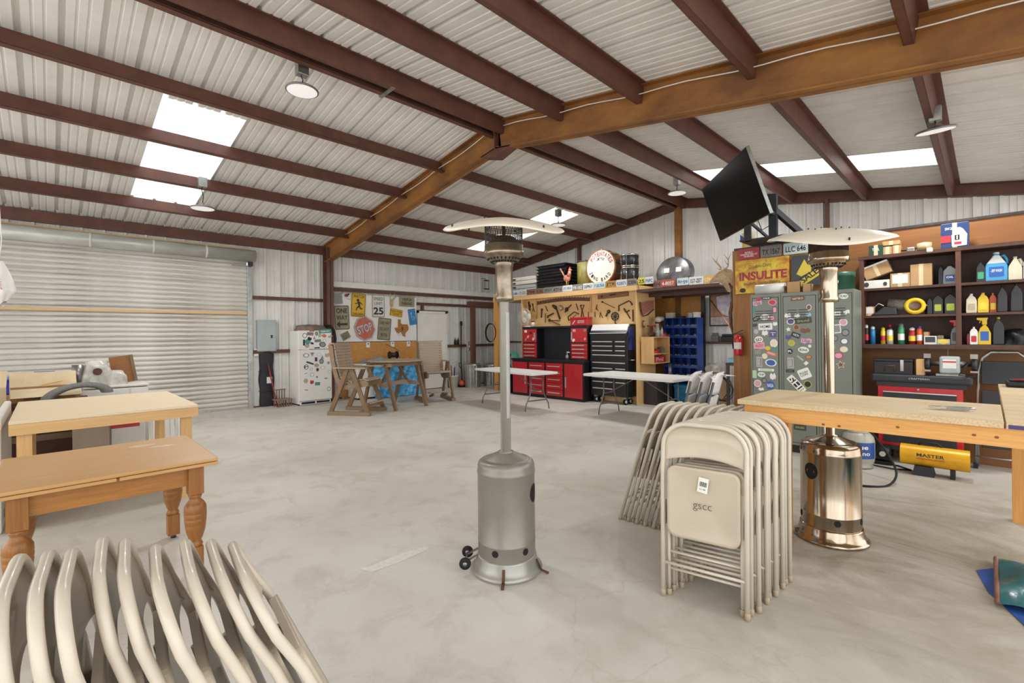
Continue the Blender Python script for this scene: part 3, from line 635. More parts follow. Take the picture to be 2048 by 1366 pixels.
for d in FS:
    zx,zy,w_,h_,sh,c,r=d[:7]; x,z=fz(zx,zy); k=11.95/938.5/8.536; par=fd if zy<535 else rd
    sticker(par,x,z,w_*k*.92,h_*k,sh,c,rad(r),d[7] if len(d)>7 else None,(d[8] if len(d)>8 and d[8] else 'k'),d[9] if len(d)>9 else None)
pm('canvas_brown','#8a786a',.85,0,.2,8,bmp=.3)
def lump(name,mat,parent,sx,sy,sz,loc,seed=0,nu=20,nv=12,amp=.2,rz=0):
    """soft lump resting on its base"""
    rnd=random.Random(seed); ph=[rnd.uniform(0,6) for _ in range(6)]
    def fn(u,v):
        a=2*PI*u; b=PI/2*v; r=1+amp*(.5*math.sin(3*a+ph[0])*math.cos(b)+.35*math.sin(5*a+ph[1]+3*b)+.3*math.sin(7*b+ph[2]+2*a)); return Vector((sx/2*r*math.cos(a)*max(.001,math.cos(b))**.6,sy/2*r*math.sin(a)*max(.001,math.cos(b))**.6,sz*(math.sin(b)**.8)*(.8+.2*r)))
    m=MB().grid(fn,nu,nv); o=m.build(name,mat,parent,loc=loc,rz=rz); return o
o=lump('folded_canvas','canvas_brown',None,.74,.46,.14,(4.36,11.12,zt),3,28,10,.18); tag(o,'folded brown canvas sheet on top of the fridge','canvas')
pts=[(4.72,11.1,zt+.12),(4.78,11.0,zt+.1),(4.83,10.92,zt-.0),(4.85,10.88,zt-.2),(4.84,10.9,zt-.4),(4.86,10.95,zt-.5)]; o=MB().tube(pts,[.03,.035,.035,.03,.03,.02],8).build('hose','rubber',None); tag(o,'black rubber hose hooked over the back edge of the fridge','hose')
# --- sign board and the signs on it
BY=11.30
t=thing('sign_board','white panel on the wall carrying old road signs','board',(4.985,BY,1.42)); MB().box(0,2.40,0,.02,0,1.2).build('panel','white_paint',t); MB().box(.02,2.38,.02,.14,.05,.09).build('batten','pine',t)
t=thing('osb_backboard','strip of rough OSB board under the sign board','board',(5.2,BY+.02,0)); MB().box(0,2.2,0,.02,0,1.4).build('sheet','osb',t)
for px,w_ in((736,20),(785,18),(817,22)):
    a=atY(px,684,BY); o=thing('outlet','white outlet box on the OSB strip, %s'%{736:'leftmost of three',785:'middle one with a cord',817:'rightmost of three'}[px],'outlet',(a.x,BY-.01,1.28)); MB().box(-.05,.05,0,.03,-.02,.12).build('plate','white_paint',o,bevel=.003); MB().box(-.015,.015,-.003,0,.06,.09).build('socket','black_plastic',o)
pm('sign_olive','#9c977c',.5,.1,.1,6,c2='#8a8468'); pm('sign_yellow','#d9ad1e',.45,.1,.08,6); pm('sign_white','#d8d8d2',.45,.1,.08,6); pm('sign_red','#c4705a',.5,.1,.15,9,c2='#b05c48'); pm('sign_blue','#3f86c0',.5,.1,.12,10); pm('sign_ink','#26261f',.5,0,.1,12); pm('sign_grey','#9a9a98',.5,.2,.15,20); pm('sign_edge','#8f9a96',.4,.4,.1,9)
sz=lambda zx,zy:(atY(640+zx/9.105,570+zy/9.105,BY-.02))
KS=lambda X:(X*_c+BY*_s)/938.5/9.105
def sign(name,label,zx,zy,w,h,rot,mat,shape='r',border=True,ink='sign_ink',lines=(),layer=0):
    p=sz(zx,zy); k=KS(p.x); w*=k*.93; h*=k; t=thing(name,label,'sign',(p.x,BY-.012-layer*.008,p.z),0,'road signs on the white board',(0,-rad(rot),0))
    sh=rrect(w,h,min(w,h)*.08) if shape=='r' else [(w/2*math.cos(PI/8+i*PI/4)/math.cos(PI/8),h/2*math.sin(PI/8+i*PI/4)/math.cos(PI/8)) for i in range(8)]
    MB().prism(sh,-.002,.002).build('plate',mat,t)
    if border:
        kk=.93; bm=MB(); n=len(sh); v=[(p_[0]*.96,-.003,p_[1]*.97) for p_ in sh]+[(p_[0]*.9,-.003,p_[1]*.93) for p_ in sh]; bm.add(v,[(i,(i+1)%n,n+(i+1)%n,n+i) for i in range(n)]); bm.build('border',ink,t)
    for s,x,z,tw,th,*bo in lines: text(t,s,tw*w,th*h,x*w,z*h,ink,-.0035,bo[1] if len(bo)>1 else 0,bo[0] if bo else .02)
    return t,w,h
sign('road_sign','weathered olive road sign reading ONE WAY over a left arrow',402,592,300,440,2,'sign_olive','r',True,'sign_ink',[('ONE',0,.28,.74,.2),('WAY',0,.0,.74,.19)])
tt=[o for o in D.objects if o.get('label','').startswith('weathered olive')][0]
p=sz(402,592);k=KS(p.x);w=300*k*.93;h=440*k
MB().prism([(-.38*w,-.28*h),(-.16*w,-.14*h),(-.16*w,-.235*h),(.36*w,-.235*h),(.36*w,-.325*h),(-.16*w,-.325*h),(-.16*w,-.42*h)],-.0035,-.0025).build('arrow','sign_ink',tt)
t,w,h=sign('road_sign','yellow WATCH CHILDREN road sign with a running figure',700,365,295,430,-3,'sign_yellow','r',True,'sign_ink',[('WATCH',0,.37,.78,.13),('CHILDREN',0,-.39,.82,.11)],1)
fig=MB(); S=h*.01
fig.prism(ell(12*S,12*S,14,-3*S,20*S),-.0035,-.0025)
for a,b,wd_ in(((-1,14),(5,-4),9),((-2,12),(-10,4),4),((-10,4),(-16,7),3.5),((3,12),(12,8),4.5),((12,8),(18,3),3.5),((4,-4),(-6,-12),6),((-6,-12),(-9,-23),4.5),((5,-5),(9,-15),6),((9,-15),(19,-15),4.5)):
    fig.bar((a[0]*S,-.003,a[1]*S),(b[0]*S,-.003,b[1]*S),wd_*S,.001,(0,1,0))
fig.build('figure','sign_ink',t,stuff=1)
sign('road_sign','white SPEED LIMIT 25 road sign',1065,382,268,415,0,'sign_white','r',True,'sign_ink',[('SPEED',0,.31,.78,.14,.0),('LIMIT',0,.1,.62,.12,.0),('25',0,-.22,.8,.32,.03)])
sign('road_sign','olive VISITOR PARKING sign in the top right corner',1585,300,345,195,-1,'sign_olive','r',False,'sign_ink',[('VISITOR',0,.16,.62,.26),('PARKING',0,-.2,.66,.28)])
sign('road_sign','small yellow notice sign with three lines of print',1390,505,275,135,-9,'sign_yellow','r',True,'sign_ink',[('ROAD WORK',0,.2,.85,.24),('AHEAD AND BEYOND',0,-.06,.8,.12),('NO STOPPING',0,-.26,.5,.12)])
t,w,h=sign('road_sign','blue wheelchair parking sign hung crooked',1685,580,165,290,8,'sign_blue','r',False)
pm('sign_pale','#a9d0e6',.5,0,.1,9)
wc=MB(); wc.prism(ell(.03*1.6,.03*1.6,10,-.03,.1),-.0035,-.0025); wc.tube([(.02+.055*math.cos(rad(q)),-.003,-.03+.055*math.sin(rad(q))) for q in range(150,400,20)],.006,5); wc.bar((-.03,-.003,.07),(-.025,-.003,.0),.014,.001,(0,1,0)); wc.bar((-.025,-.003,.0),(.03,-.003,.0),.013,.001,(0,1,0)); wc.bar((.03,-.003,0),(.06,-.003,-.07),.013,.001,(0,1,0)); wc.build('wheelchair_symbol','sign_pale',t,stuff=1)
t,w,h=sign('road_sign','faded red STOP sign, octagonal, tilted',815,790,410,425,18,'sign_red','o',True,'sign_pale',[('STOP',0,.0,.78,.34,.01)],2)
sign('road_sign','olive ONE WAY DO NOT ENTER sign',1175,800,280,400,-5,'sign_olive','r',True,'sign_ink',[('ONE WAY',0,.27,.78,.14,.01),('DO NOT',0,.0,.7,.15,.01),('ENTER',0,-.28,.52,.15,.01)])
sign('road_sign','plain grey metal plate at the top left of the sign board',335,245,165,205,6,'sign_grey','r',False)
sign('road_sign','small tan tag sign with three lines, under the ONE WAY sign',470,925,175,135,28,'sign_olive','r',False,'sign_ink',[('NOTICE',0,.26,.8,.2),('PRIVATE',0,0,.8,.2),('PROPERTY',0,-.26,.8,.2)])
# Texas outline built of slats
TX=[(.30,.50),(.47,.50),(.47,.30),(.60,.24),(.75,.24),(.92,.24),(1.0,.08),(.98,-.05),(.84,-.16),(.76,-.26),(.78,-.42),(.62,-.36),(.54,-.22),(.44,-.14),(.34,-.24),(.22,-.2),(.14,-.06),(.06,.06),(.3,.08)]
p=sz(1480,800); k=KS(p.x); t=thing('texas_plaque','slatted wooden Texas shape with a 9 on it','plaque',(p.x,BY-.012,p.z))
wood('tx_wood','#c48a3e','#96622a',0,.6,1)
tw=310*k; th=350*k
def clip_rows(poly,rows,gap):
    out=[]
    zs_=[p_[1] for p_ in poly]; z0,z1=min(zs_),max(zs_); dz=(z1-z0)/rows
    for r in range(rows):
        a,b=z0+r*dz+gap,z0+(r+1)*dz-gap
        def cut(pl,zc,keep_above):
            o=[]
            for i in range(len(pl)):
                P,Q=pl[i],pl[(i+1)%len(pl)]; ip=(P[1]>=zc)==keep_above; iq=(Q[1]>=zc)==keep_above
                if ip: o.append(P)
                if ip!=iq: f_=(zc-P[1])/(Q[1]-P[1]); o.append((P[0]+f_*(Q[0]-P[0]),zc))
            return o
        q=cut(cut(poly,a,True),b,False)
        if len(q)>2: out.append(q)
    return out
po=[((x-.5)*tw,z*th) for x,z in TX]
for q in clip_rows(po,9,.004): MB().prism(q,-.012,0).build('slat','tx_wood',t)
MB().prism(po,0,.004).build('backing','sign_ink',t)
text(t,'9',.06,.13,.03,0,'sign_ink',-.0135,0,.02)
text(D.objects['sign_board'],'WTP',.1,.045,1.83,.15,'sign_grey',-.003,0,-.01)
# small antlers and red bird ornament
p=sz(1300,300); t=thing('small_antlers','small bleached deer antlers hung between the signs','antlers',(p.x,BY-.02,p.z))
pm('bone','#c9b08c',.7,0,.2,20)
MB().prism([(-.04,.06),(.04,.06),(.03,-.12),(0,-.17),(-.03,-.12)],-.05,0).build('skull','bone',t,bevel=.01)
for s in(-1,1): MB().tube([(s*.03,-.02,.05),(s*.07,-.06,.1),(s*.09,-.07,.16),(s*.06,-.06,.23)],[.012,.012,.009,.004],6).build('antler','bone',t)
MB().tube([(.05,-.05,.05),(.12,-.06,.14),(.2,-.05,.15),(.27,-.05,.1)],[.008,.007,.006,.004],6).build('antler','bone',t)
p=sz(478,190); t=thing('ornament','little red and black bird ornament on the sign board','ornament',(p.x,BY-.02,p.z))
MB().ball((0,-.02,0),.045,12,8,(1.2,.6,.8)).build('body','red_bar',t); MB().ball((.05,-.02,.03),.022,10,6).build('head','black_plastic',t); MB().tube([(0,-.01,-.03),(.02,-.01,-.08),(.07,-.01,-.1),(.11,-.01,-.07)],.005,5).build('wire','print_lb',t)
# --- chest freezer under a blue tarp
t=thing('chest_freezer','low white chest freezer partly hidden behind the patio chair','freezer',(5.32,10.75,0)); MB().box(0,1.75,0,.5,.04,.8).build('body','white_paint',t,bevel=.02); MB().box(-.005,1.755,-.01,.5,.81,.87).build('lid','white_paint',t,bevel=.02)
for x in(.1,1.65): MB().box(x-.04,x+.04,.05,.45,0,.04).build('foot','black_plastic',t)
def tarpmat():
    m,nt,b=newmat('blue_tarp'); v=coords(nt,(1,1,1)); f=noise(nt,v,4.5,6,.7,1.5); c=ramp(nt,f,[(.35,'#74c8f2'),(.6,'#45a6e2'),(.78,'#2a86ca')]); L(nt,c,b.inputs['Base Color']); b.inputs['Roughness'].default_value=.3
    vo=node(nt,'ShaderNodeTexVoronoi'); vo.inputs['Scale'].default_value=9; L(nt,v,vo.inputs['Vector']); bump(nt,b,vo.outputs['Distance'],.9,.05); MATS['blue_tarp']=m
tarpmat()
def tarp(u,v):
    rnd=lambda a,b:math.sin(a*13.1+b*5.3)*math.cos(a*4.7-b*11.9)
    x=.42+1.42*u-(.12*(v) if u<.3 else 0); 
    if v<.78: z=1.0*v/.78*.99; y=-.06-.05*(1-v)+.03*rnd(u*2,v*3)+.015*math.sin(40*u+9*v)
    else: z=.99+.03*rnd(u*3,v)+.02*math.sin(31*u); y=-.06+.5*(v-.78)/.22
    z+=.05*math.sin(u*7)*(1 if v>.7 else v)-.0; return Vector((x,y-.03*abs(math.sin(u*17+v*3)),max(.01,z*(.92 if v<.78 else .92)+.0+ .02*rnd(u*5,1))))
o=MB().grid(tarp,56,40).build('blue_tarp','blue_tarp',None,loc=(5.32,10.75,0)); tag(o,'crumpled bright blue tarp draped over the chest freezer','tarp')
p=atY(784,655,10.95); t=thing('cable_reel','small dark cable reel on the blue tarp','reel',(p.x,10.9,.96)); 
for s in(-1,1): MB().cyl((s*.11,0,.1),(s*.1,0,.1),.1,n=16).build('flange','black_plastic',t)
MB().cyl((-.1,0,.1),(.1,0,.1),.065,n=14).build('wound_cable','dark_steel',t); MB().tube([(.05,0,.16),(.2,.05,.2),(.1,.2,.3),(-.02,.36,.38)],.006,5).build('lead','rubber',t)
# ================================================================== patio set
def patio_chair(loc,ang,label):
    """faces local +x"""
    t=thing('patio_chair',label,'chair',loc,ang,'tall slatted patio chairs'); W=.33
    for s in(-1,1):
        y=s*W; MB().box(-.48,.42,y-.045,y+.045,0,.075).build('runner','weathered',t)
        MB().bar((.36,y,.07),(.02,y+s*-.0,.92),.038,.085,(1,0,0)).build('leg','weathered_z',t); MB().bar((-.42,y,.07),(-.06,y,.92),.038,.085,(1,0,0)).build('leg','weathered_z',t)
        MB().prism(rrect(.66,.14,.04,.02,0),-.04,.04,Matrix.Translation((0,y,.93))@Matrix.Rotation(PI/2,4,'X')@Matrix.Scale(1,4)) if False else None
        MB().box(-.34,.36,y-.07,y+.05,.92,.945).build('arm','weathered_light',t,bevel=.008)
        # curved side board under seat and back
        pts=[(.36,.63),(.30,.70),(.1,.66),(-.1,.60),(-.2,.62),(-.28,.75),(-.36,1.05),(-.40,1.36),(-.46,1.42),(-.5,1.38),(-.45,1.05),(-.36,.7),(-.28,.54),(-.1,.5),(.2,.55),(.34,.57)]
        MB().prism(pts,-.02,.02,Matrix.Translation((0,s*(W-.06),0))).build('side_board','weathered',t)
    wl_=W-.04
    prof=[(.335,.68),(.27,.70),(.2,.69),(.13,.675),(.06,.66),(-.01,.64),(-.08,.625),(-.15,.62)]
    for i,(x,z) in enumerate(prof): MB().box(x-.03,x+.03,-wl_,wl_,z-.0,z+.02).build('seat_slat','weathered_light',t)
    for i in range(13):
        f=i/12; z=.68+.70*f; x=-.225-.165*f**.8+ .0; M=Matrix.Translation((x+.02,0,z))@Matrix.Rotation(-.22,4,'Y'); MB().box(-.01,.01,-wl_,wl_,-.025,.025,M).build('back_slat','weathered_light',t)
    MB().box(-.47,-.36,-wl_-.02,wl_+.02,1.40,1.425).build('top_slat','weathered_light',t)
    for y in(-.16,.16): MB().bar((.12,y,.12),(.46,y,.2),.04,.05).build('footrest_arm','weathered',t)
    for i in range(4): MB().box(.24+i*.06,.285+i*.06,-wl_+.04,wl_-.04,.2+.012*i,.222+.012*i).build('footrest_slat','weathered_light',t)
    return t
patio_chair((4.48,8.97,0),rad(-56),'weathered slatted patio chair in front of the fridge')
patio_chair((6.62,9.36,0),rad(-108),'weathered slatted patio chair right of the patio table')
t=thing('patio_table','tall round weathered patio table with crossed legs between the chairs','table',(5.45,9.22,0),rad(8))
n=10
pc=[(.6*math.cos(2*PI*(i+.5)/16),.6*math.sin(2*PI*(i+.5)/16)) for i in range(16)]
for q in clip_rows(pc,9,.004): MB().prism(q,0,.025,Matrix.Translation((0,0,1.0))@Matrix.Rotation(PI/2,4,'X')).build('top_slat','weathered_light',t)
MB().box(-.42,.42,-.3,-.26,.9,.975).build('apron','weathered',t); MB().box(-.42,.42,.26,.3,.9,.975).build('apron','weathered',t)
for x in(-.42,.42):
    MB().box(x-.02,x+.02,-.42,.42,.9,.975).build('cleat','weathered',t)
    for s in(-1,1): MB().bar((x+.0,s*.55,0),(x,s*.22,.95),.04,.085,(0,1,0)).build('leg','weathered_z',t)
    MB().bar((x,-.37,.5),(x,.37,.5),.085,.036,(1,0,0)).build('cross_rail','weathered_light',t)
    MB().bar((x*.92,0,.5),(x*.2,0,.93),.07,.03).build('brace','weathered_z',t)
MB().bar((-.42,0,.52),(.42,0,.52),.036,.085).build('stretcher','weathered_light',t)
p=atz(797,714,1.01); o=MB().cyl((-.06,0,.006),(.06,0,.006),.007,n=6).build('marker_pen','black_plastic',None,loc=(p.x,p.y,1.001)); tag(o,'dark marker pen lying on the patio table','pen')
# ================================================================== corner beyond the white door
p=atz(948,774); t=thing('trash_can','galvanized ribbed trash can holding boards in the far corner','trash can',(p.x-.03,p.y+.02,0))
def can(t,r,h,lid=True):
    m=MB(); n=40
    def fn(u,v): a=2*PI*u; rr=r*(.9+.1*v)+.006*(1 if int(u*n)%2 else -1); return Vector((rr*math.cos(a),rr*math.sin(a),h*v))
    m.grid(fn,n,6,False); m.lathe([(.001,.005),(r*.9,.005)],n); m.build('drum','galv',t); MB().tube([(r*1.01*math.cos(2*PI*i/28),r*1.01*math.sin(2*PI*i/28),h) for i in range(28)],.012,6,closed=True).build('rim','galv',t)
    if lid: MB().lathe([(r*1.04,h-.01),(r*1.05,h+.02),(r*.9,h+.05),(.05,h+.08),(.001,h+.08)],28).build('lid','galv',t)
    for s in(-1,1): MB().tube([(s*r,-.06,h*.75),(s*(r+.05),-.06,h*.72),(s*(r+.05),.06,h*.72),(s*r,.06,h*.75)],.006,5).build('handle','galv',t)
can(t,.25,.66); p=atz(972,773); t=thing('trash_can','second galvanized trash can tucked behind the wooden post','trash can',(p.x+.3,p.y+.1,0)); can(t,.24,.62)
p=atz(908,774); t=thing('bucket','white plastic bucket of small tools beside the door','bucket',(p.x-.1,11.2,0)); MB().lathe([(.001,0),(.13,.0),(.15,.36),(.158,.36),(.158,.33),(.152,.33)],24).build('pail','white_paint',t)
for x,y,z in((-.06,.02,.55),(.02,-.03,.62),(.06,.04,.58),(.0,.06,.66)): MB().tube([(x*.5,y*.5,.05),(x*1.6,y*1.6,z)],.012,6).build('tool_handle','dark_steel',t)
p=atz(924,774); t=thing('string_trimmer','string trimmer with orange engine leaning upside down on the wall','trimmer',(p.x,11.1,0))
pm('orange','#d9591f',.45,0,.12,8)
MB().ball((0,0,.11),.1,14,10,(1.1,.9,1)).build('engine','orange',t); MB().box(-.09,.09,-.07,.07,.0,.06).build('tank','black_plastic',t,bevel=.015); MB().tube([(0,0,.2),(.05,.1,.7),(.2,.27,1.9)],.017,8).build('shaft','black_metal',t); MB().tube([(.02,.06,.55),(-.06,.06,.62),(-.04,.1,.72),(.05,.11,.72)],.012,6).build('handle','black_plastic',t); MB().cyl((.2,.27,1.86),(.21,.28,1.98),.035,n=12).build('head','black_plastic',t)
t=thing('bottle_pair','dark bottle on the wall girt shelf, left of two','bottle',(atY(911,688,11.4).x,11.41,1.273),0,'bottles on the girt'); MB().lathe([(.001,0),(.035,.0),(.035,.13),(.012,.16),(.012,.19),(.001,.19)],12).build('glass','black_plastic',t); MB().lathe([(.014,.185),(.014,.205),(.001,.205)],10).build('cap','dark_steel',t)
c=clone(t,None,'dark bottle on the wall girt shelf, right of two'); c.name='bottle_pair'; c.location.x+=.11
for o in(t,c): o.name='oil_bottle'
# red steel door frame stub and hose coil near the nook
t=thing('doorway_frame','red oxide steel post and header in the far corner','doorway',(8.95,10.72,0)); 
a=atY(954,610,10.85); b=atY(984,597,10.85)
MB().box(.0,.12,0,.12,0,2.42).build('post','red_oxide',t); MB().box(-.1,1.0,-.02,.14,2.42,2.56).build('header','red_oxide',t)
p=atY(980,668,10.0); t=thing('cable_coil','coil of black cable hung on the pale wood post','cable coil',(9.0,9.88,1.62),GB)
for k in range(4): MB().tube([(-.02+(.2+.006*k)*math.cos(2*PI*i/28),-.05-.012*k,(.25+.006*k)*math.sin(2*PI*i/28)) for i in range(28)],.008,5,closed=True).build('loop','rubber',t)
MB().cyl((-.02,-.1,.235),(-.02,.02,.235),.008).build('hook','steel',t)
t=thing('number_sign','small black and white number plate sign leaning above the trash can','sign',(atY(940,716,11.2).x,11.3,1.0),0,None,(rad(-8),0,0)); MB().box(0,.16,0,.01,0,.42).build('plate','label_white',t); text(t,'X\nX',.11,.34,.08,.21,'sign_ink',-.002,0,.02)
o=MB().bar((9.4,11.2,.0),(9.2,11.35,1.4),.06,.02).build('lean_board','print_p',None); tag(o,'narrow pale pink board leaning in the far corner','board')
t=thing('wall_lantern','small dark lantern high in the far corner','lantern',(9.9,11.15,3.0)); MB().box(-.07,.07,-.05,.05,0,.03).box(-.07,.07,-.05,.05,.27,.3).build('cage_ends','black_metal',t)
for x in(-.06,.06):
    for y in(-.04,.04): MB().cyl((x,y,.03),(x,y,.27),.007,n=5).build('cage_bar','black_metal',t)
MB().cyl((0,0,.03),(0,0,.25),.035,n=10).build('glass','label_white',t); MB().tube([(0,0,.3),(0,.1,.36),(0,.28,.36)],.008,5).build('bracket','black_metal',t)
# ================================================================== clutter by the roll-up door
def cardboard(name,c='#b99468'): return pm(name,c,.75,0,.08,5)
cardboard('card'); cardboard('card_light','#dcc8a2'); cardboard('card_grey','#ab9a8a'); pm('trunk_brown','#5f352c',.55,0,.2,6); pm('blue_plastic','#3c4fc0',.35,0,.05,6)
def carton(t,w,d,h,mat='card',flaps=True,open_=.0):
    th=.006; b=MB().box(-w/2,w/2,-d/2,-d/2+th,0,h).box(-w/2,w/2,d/2-th,d/2,0,h).box(-w/2,-w/2+th,-d/2,d/2,0,h).box(w/2-th,w/2,-d/2,d/2,0,h).box(-w/2,w/2,-d/2,d/2,0,th); o=b.build('body',mat,t)
    if flaps:
        for s in(-1,1): 
            a=open_ if s>0 else -open_*.45; MB().add([(-w/2,s*d/2,h),(w/2,s*d/2,h),(w/2,s*(d/2+.2*math.cos(a)),h+.2*math.sin(a)),(-w/2,s*(d/2+.2*math.cos(a)),h+.2*math.sin(a))],[(0,1,2,3)]).build('flap','card_light',t,solid=.004)
    else: MB().box(-w/2,w/2,-d/2,d/2,h,h+.004).build('lid',mat,t)
    return o
t=thing('old_trunk','dark red-brown wooden trunk with pale slats under the plywood table','trunk',(.02,8.1,0)); MB().box(-.5,.33,-.28,.28,.04,.77).build('body','trunk_brown',t,bevel=.01)
for z in(.12,.4,.7): MB().box(-.51,.34,-.295,-.28,z-.035,z+.035).build('slat','weathered',t)
for x in(-.5,.3): MB().box(x-.015,x+.04,-.305,-.29,.04,.79).build('corner_strip','weathered_z',t)
MB().box(-.51,.34,-.29,.29,.77,.81).build('lid','trunk_brown',t,bevel=.008)
for x in(-.4,.25): MB().box(x-.05,x+.05,-.25,.25,0,.04).build('foot','weathered',t)
t=thing('open_carton','open cardboard microwave carton with its flaps folded out','carton',(-.03,8.12,.81),rad(3)); b=carton(t,.6,.42,.16,'card',True,1.0); text(t,'MICROWAVE OVEN',.4,.035,0,.11,'sign_ink',-.213,0,.01); text(t,'FRAGILE',.13,.03,-.12,.05,'sign_ink',-.213,0,.02); 
MB().bar((-.02,.08,.18),(.16,.2,.21),.03,.006).build('yellow_stick','sign_yellow',t)
t=thing('plastic_bin','blue plastic storage bin behind the open carton','bin',(-.16,8.95,0)); MB().box(-.38,.36,-.2,.2,.0,.85).build('stand_carton','card',t); MB().box(-.36,.34,-.19,.19,.85,1.03).build('tub','blue_plastic',t,bevel=.02); MB().box(-.39,.37,-.21,.21,1.03,1.05).build('rim','blue_plastic',t,bevel=.008); MB().box(.02,.22,-.1,.1,1.05,1.12).build('lid_grip','blue_plastic',t)
t=thing('white_appliance','white top-loading appliance by the roll-up door','appliance',(.7,8.55,0)); MB().box(-.37,.33,0,.62,.03,.86).build('cabinet','white_paint',t,bevel=.015); MB().box(-.38,.34,-.008,.63,.87,.9).build('top','offwhite',t,bevel=.012); MB().box(.11,.13,-.006,0,.05,.85).build('seam','offwhite',t); MB().box(-.36,.32,.02,.6,0,.03).build('plinth','black_plastic',t)
t=thing('wrapped_machine','machine head wrapped in clear plastic on the white appliance','machine',(.42,8.8,.9))
pm('clear_wrap','#d5d4cd',.18,0,.25,9,bmp=.6,c2='#a7a59c'); 
lump('wrap','clear_wrap',t,.34,.3,.36,(0.05,0,.0),11,22,12,.2); lump('wrap_tail','clear_wrap',t,.3,.25,.2,(.25,0,0),5,16,8,.25); MB().cyl((-.14,-.05,.05),(-.14,-.05,.3),.06,n=14).build('motor','steel',t); MB().cyl((.06,-.17,.2),(.06,-.13,.2),.05,n=12).build('port','trunk_brown',t)
t=thing('brown_board','brown board standing upright on the white appliance','board',(.82,9.05,.9),0,None,(rad(-6),rad(-8),0)); MB().box(-.14,.14,0,.02,0,.4).build('panel','ply_dark',t); MB().box(.1,.14,-.015,0,0,.4).build('edge_strip','weathered_z',t)
t=thing('curved_cushion','grey padded curved backrest behind the plywood table','cushion',(.24,7.62,0))
pm('grey_fabric','#7b7b78',.9,0,.15,40,bmp=.4)
arc=lambda r,z0,k:[(r*math.cos(PI*i/14),0,z0+r*.55*math.sin(PI*i/14)) for i in range(15)]
m=MB(); n=15
for y in(-.09,.09):
    pass
def cush(u,v):
    a=PI*(1-u); q=2*PI*v; r=.27+.06*math.cos(q); return Vector((r*math.cos(a),.13*math.sin(q),.80+r*.55*math.sin(a)+.1*u))
m.grid(cush,24,14); m.build('padding','grey_fabric',t); MB().box(-.36,.36,-.05,.05,.7,.8).build('rail','black_plastic',t); MB().box(.0,.06,-.04,.04,0,.7).build('leg','black_plastic',t); MB().box(.16,.22,-.04,.04,0,.7).build('leg','black_plastic',t)
t=thing('cardboard_sheet','flat grey-brown cardboard sheet leaning under the plywood table','cardboard',(.35,7.42,0),0,None,(rad(-7),0,0)); MB().box(-.16,.16,0,.02,0,.78).build('sheet','card_grey',t)
t=thing('drinks_crate','white and red foam box under the plywood table','box',(.74,8.15,0)); MB().box(-.16,.2,0,.3,.0,.5).build('body','offwhite',t,bevel=.01); MB().box(-.16,.14,-.004,0,.36,.46).build('red_band','print_r',t); MB().box(-.18,.22,-.01,.31,.5,.55).build('lid','white_paint',t,bevel=.008)
for i,(dx,lab) in enumerate(((0,'ribbed white panel leaning under the table, nearest the foam box'),(.14,'ribbed white panel leaning under the table, middle one'),(.29,'ribbed white panel leaning under the table, nearest the open floor'))):
    o=MB().box(0,.13,0,.03,0,.5).box(.02,.05,-.012,0,0,.5).box(.085,.11,-.012,0,0,.5).build('ribbed_sheet','white_paint',None,loc=(1.02+dx,8.3,0)); o.rotation_euler=(rad(-3),0,0); tag(o,lab,'sheet','white panels by the appliance')
# left edge things
t=thing('taped_carton','tall open carton with blue tape at the left edge','carton',(-.66,7.5,0),rad(-4)); carton(t,.6,.55,1.02,'card_light',True,1.1); MB().box(.17,.22,-.281,-.275,.82,1.0).box(.11,.28,-.281,-.275,.89,.93).build('tape_cross','sign_blue',t)
t=thing('white_tabletop','white folding table leaning on its side at the left edge','table',(-.30,6.28,0),rad(0)); MB().box(-.025,.025,-.75,.75,0,.93).build('slab','white_paint',t,bevel=.015); MB().tube([(.04,-.6,.1),(.06,-.2,.5),(.05,.3,.1)],.012,6).build('folded_leg','panel_grey',t)
# hanging plastic bag at left edge
p=ats(-4,560,4.2); t=thing('plastic_bag','white plastic bag with red print hanging at the left edge','bag',(p.x+.01,p.y,p.z-.19),yaw0)
pm('bag_white','#e3e1e0',.3,0,.04,9,bmp=.2)
def bg_(u,v):
    a=2*PI*u; w=.11*(.25+.9*math.sin(min(1,v*1.15)*PI*.5)) if v<.8 else .11*(1-(v-.8)*2.6); return Vector((w*math.cos(a)*(1+.12*math.sin(5*a)),w*.5*math.sin(a),.36*(1-v)-.05*(1-abs(math.cos(a)))*(v>.9)))
MB().grid(bg_,24,12).build('sack','bag_white',t); text(t,'THE RIGHT',.13,.035,.06,.16,'print_r',-.062,rad(-80),.01)
MB().tube([(0,0,.36),(.02,0,.55),(.0,0,.9),(0,0,rz_(p.y)-p.z+.05)],.004,5).build('string','white_paint',t)
# ================================================================== storage loft with tool board, plates and boxes on top
LX=9.05
t=thing('storage_loft','pale plywood storage loft with tool board front along the end wall','loft',(LX,9.9,0),GB)   # local x runs right along the front
lx=lambda Y:9.9-Y
MB().box(0,lx(5.3),0,1.7,2.50,2.53).build('soffit','ply_tool',t); MB().box(0,lx(5.3),.0,1.7,2.69,2.72).build('deck','ply_tool',t); MB().box(0,lx(5.3),.0,.02,2.6,2.69).build('plate_board','pine',t); MB().box(lx(5.3)+.002,lx(3.55),.0,1.7,2.44,2.47).build('deck','shelf_dark',t)
MB().box(0,lx(5.3),-.02,0,2.49,2.60).build('fascia','pine',t); MB().box(lx(5.3),lx(3.55),-.02,0,2.44,2.50).build('fascia','shelf_dark',t)
MB().box(lx(5.3),lx(5.28),0,.82,2.49,2.60).build('fascia','pine_y',t)
MB().box(0,.16,0,.09,0,2.49).build('post','fir_z',t)
for k in range(9): MB().box(-.02,0,.01,.05,.1+.13*k,.16+.13*k).build('rung','black_plastic',t)
bx=lx(8.8)
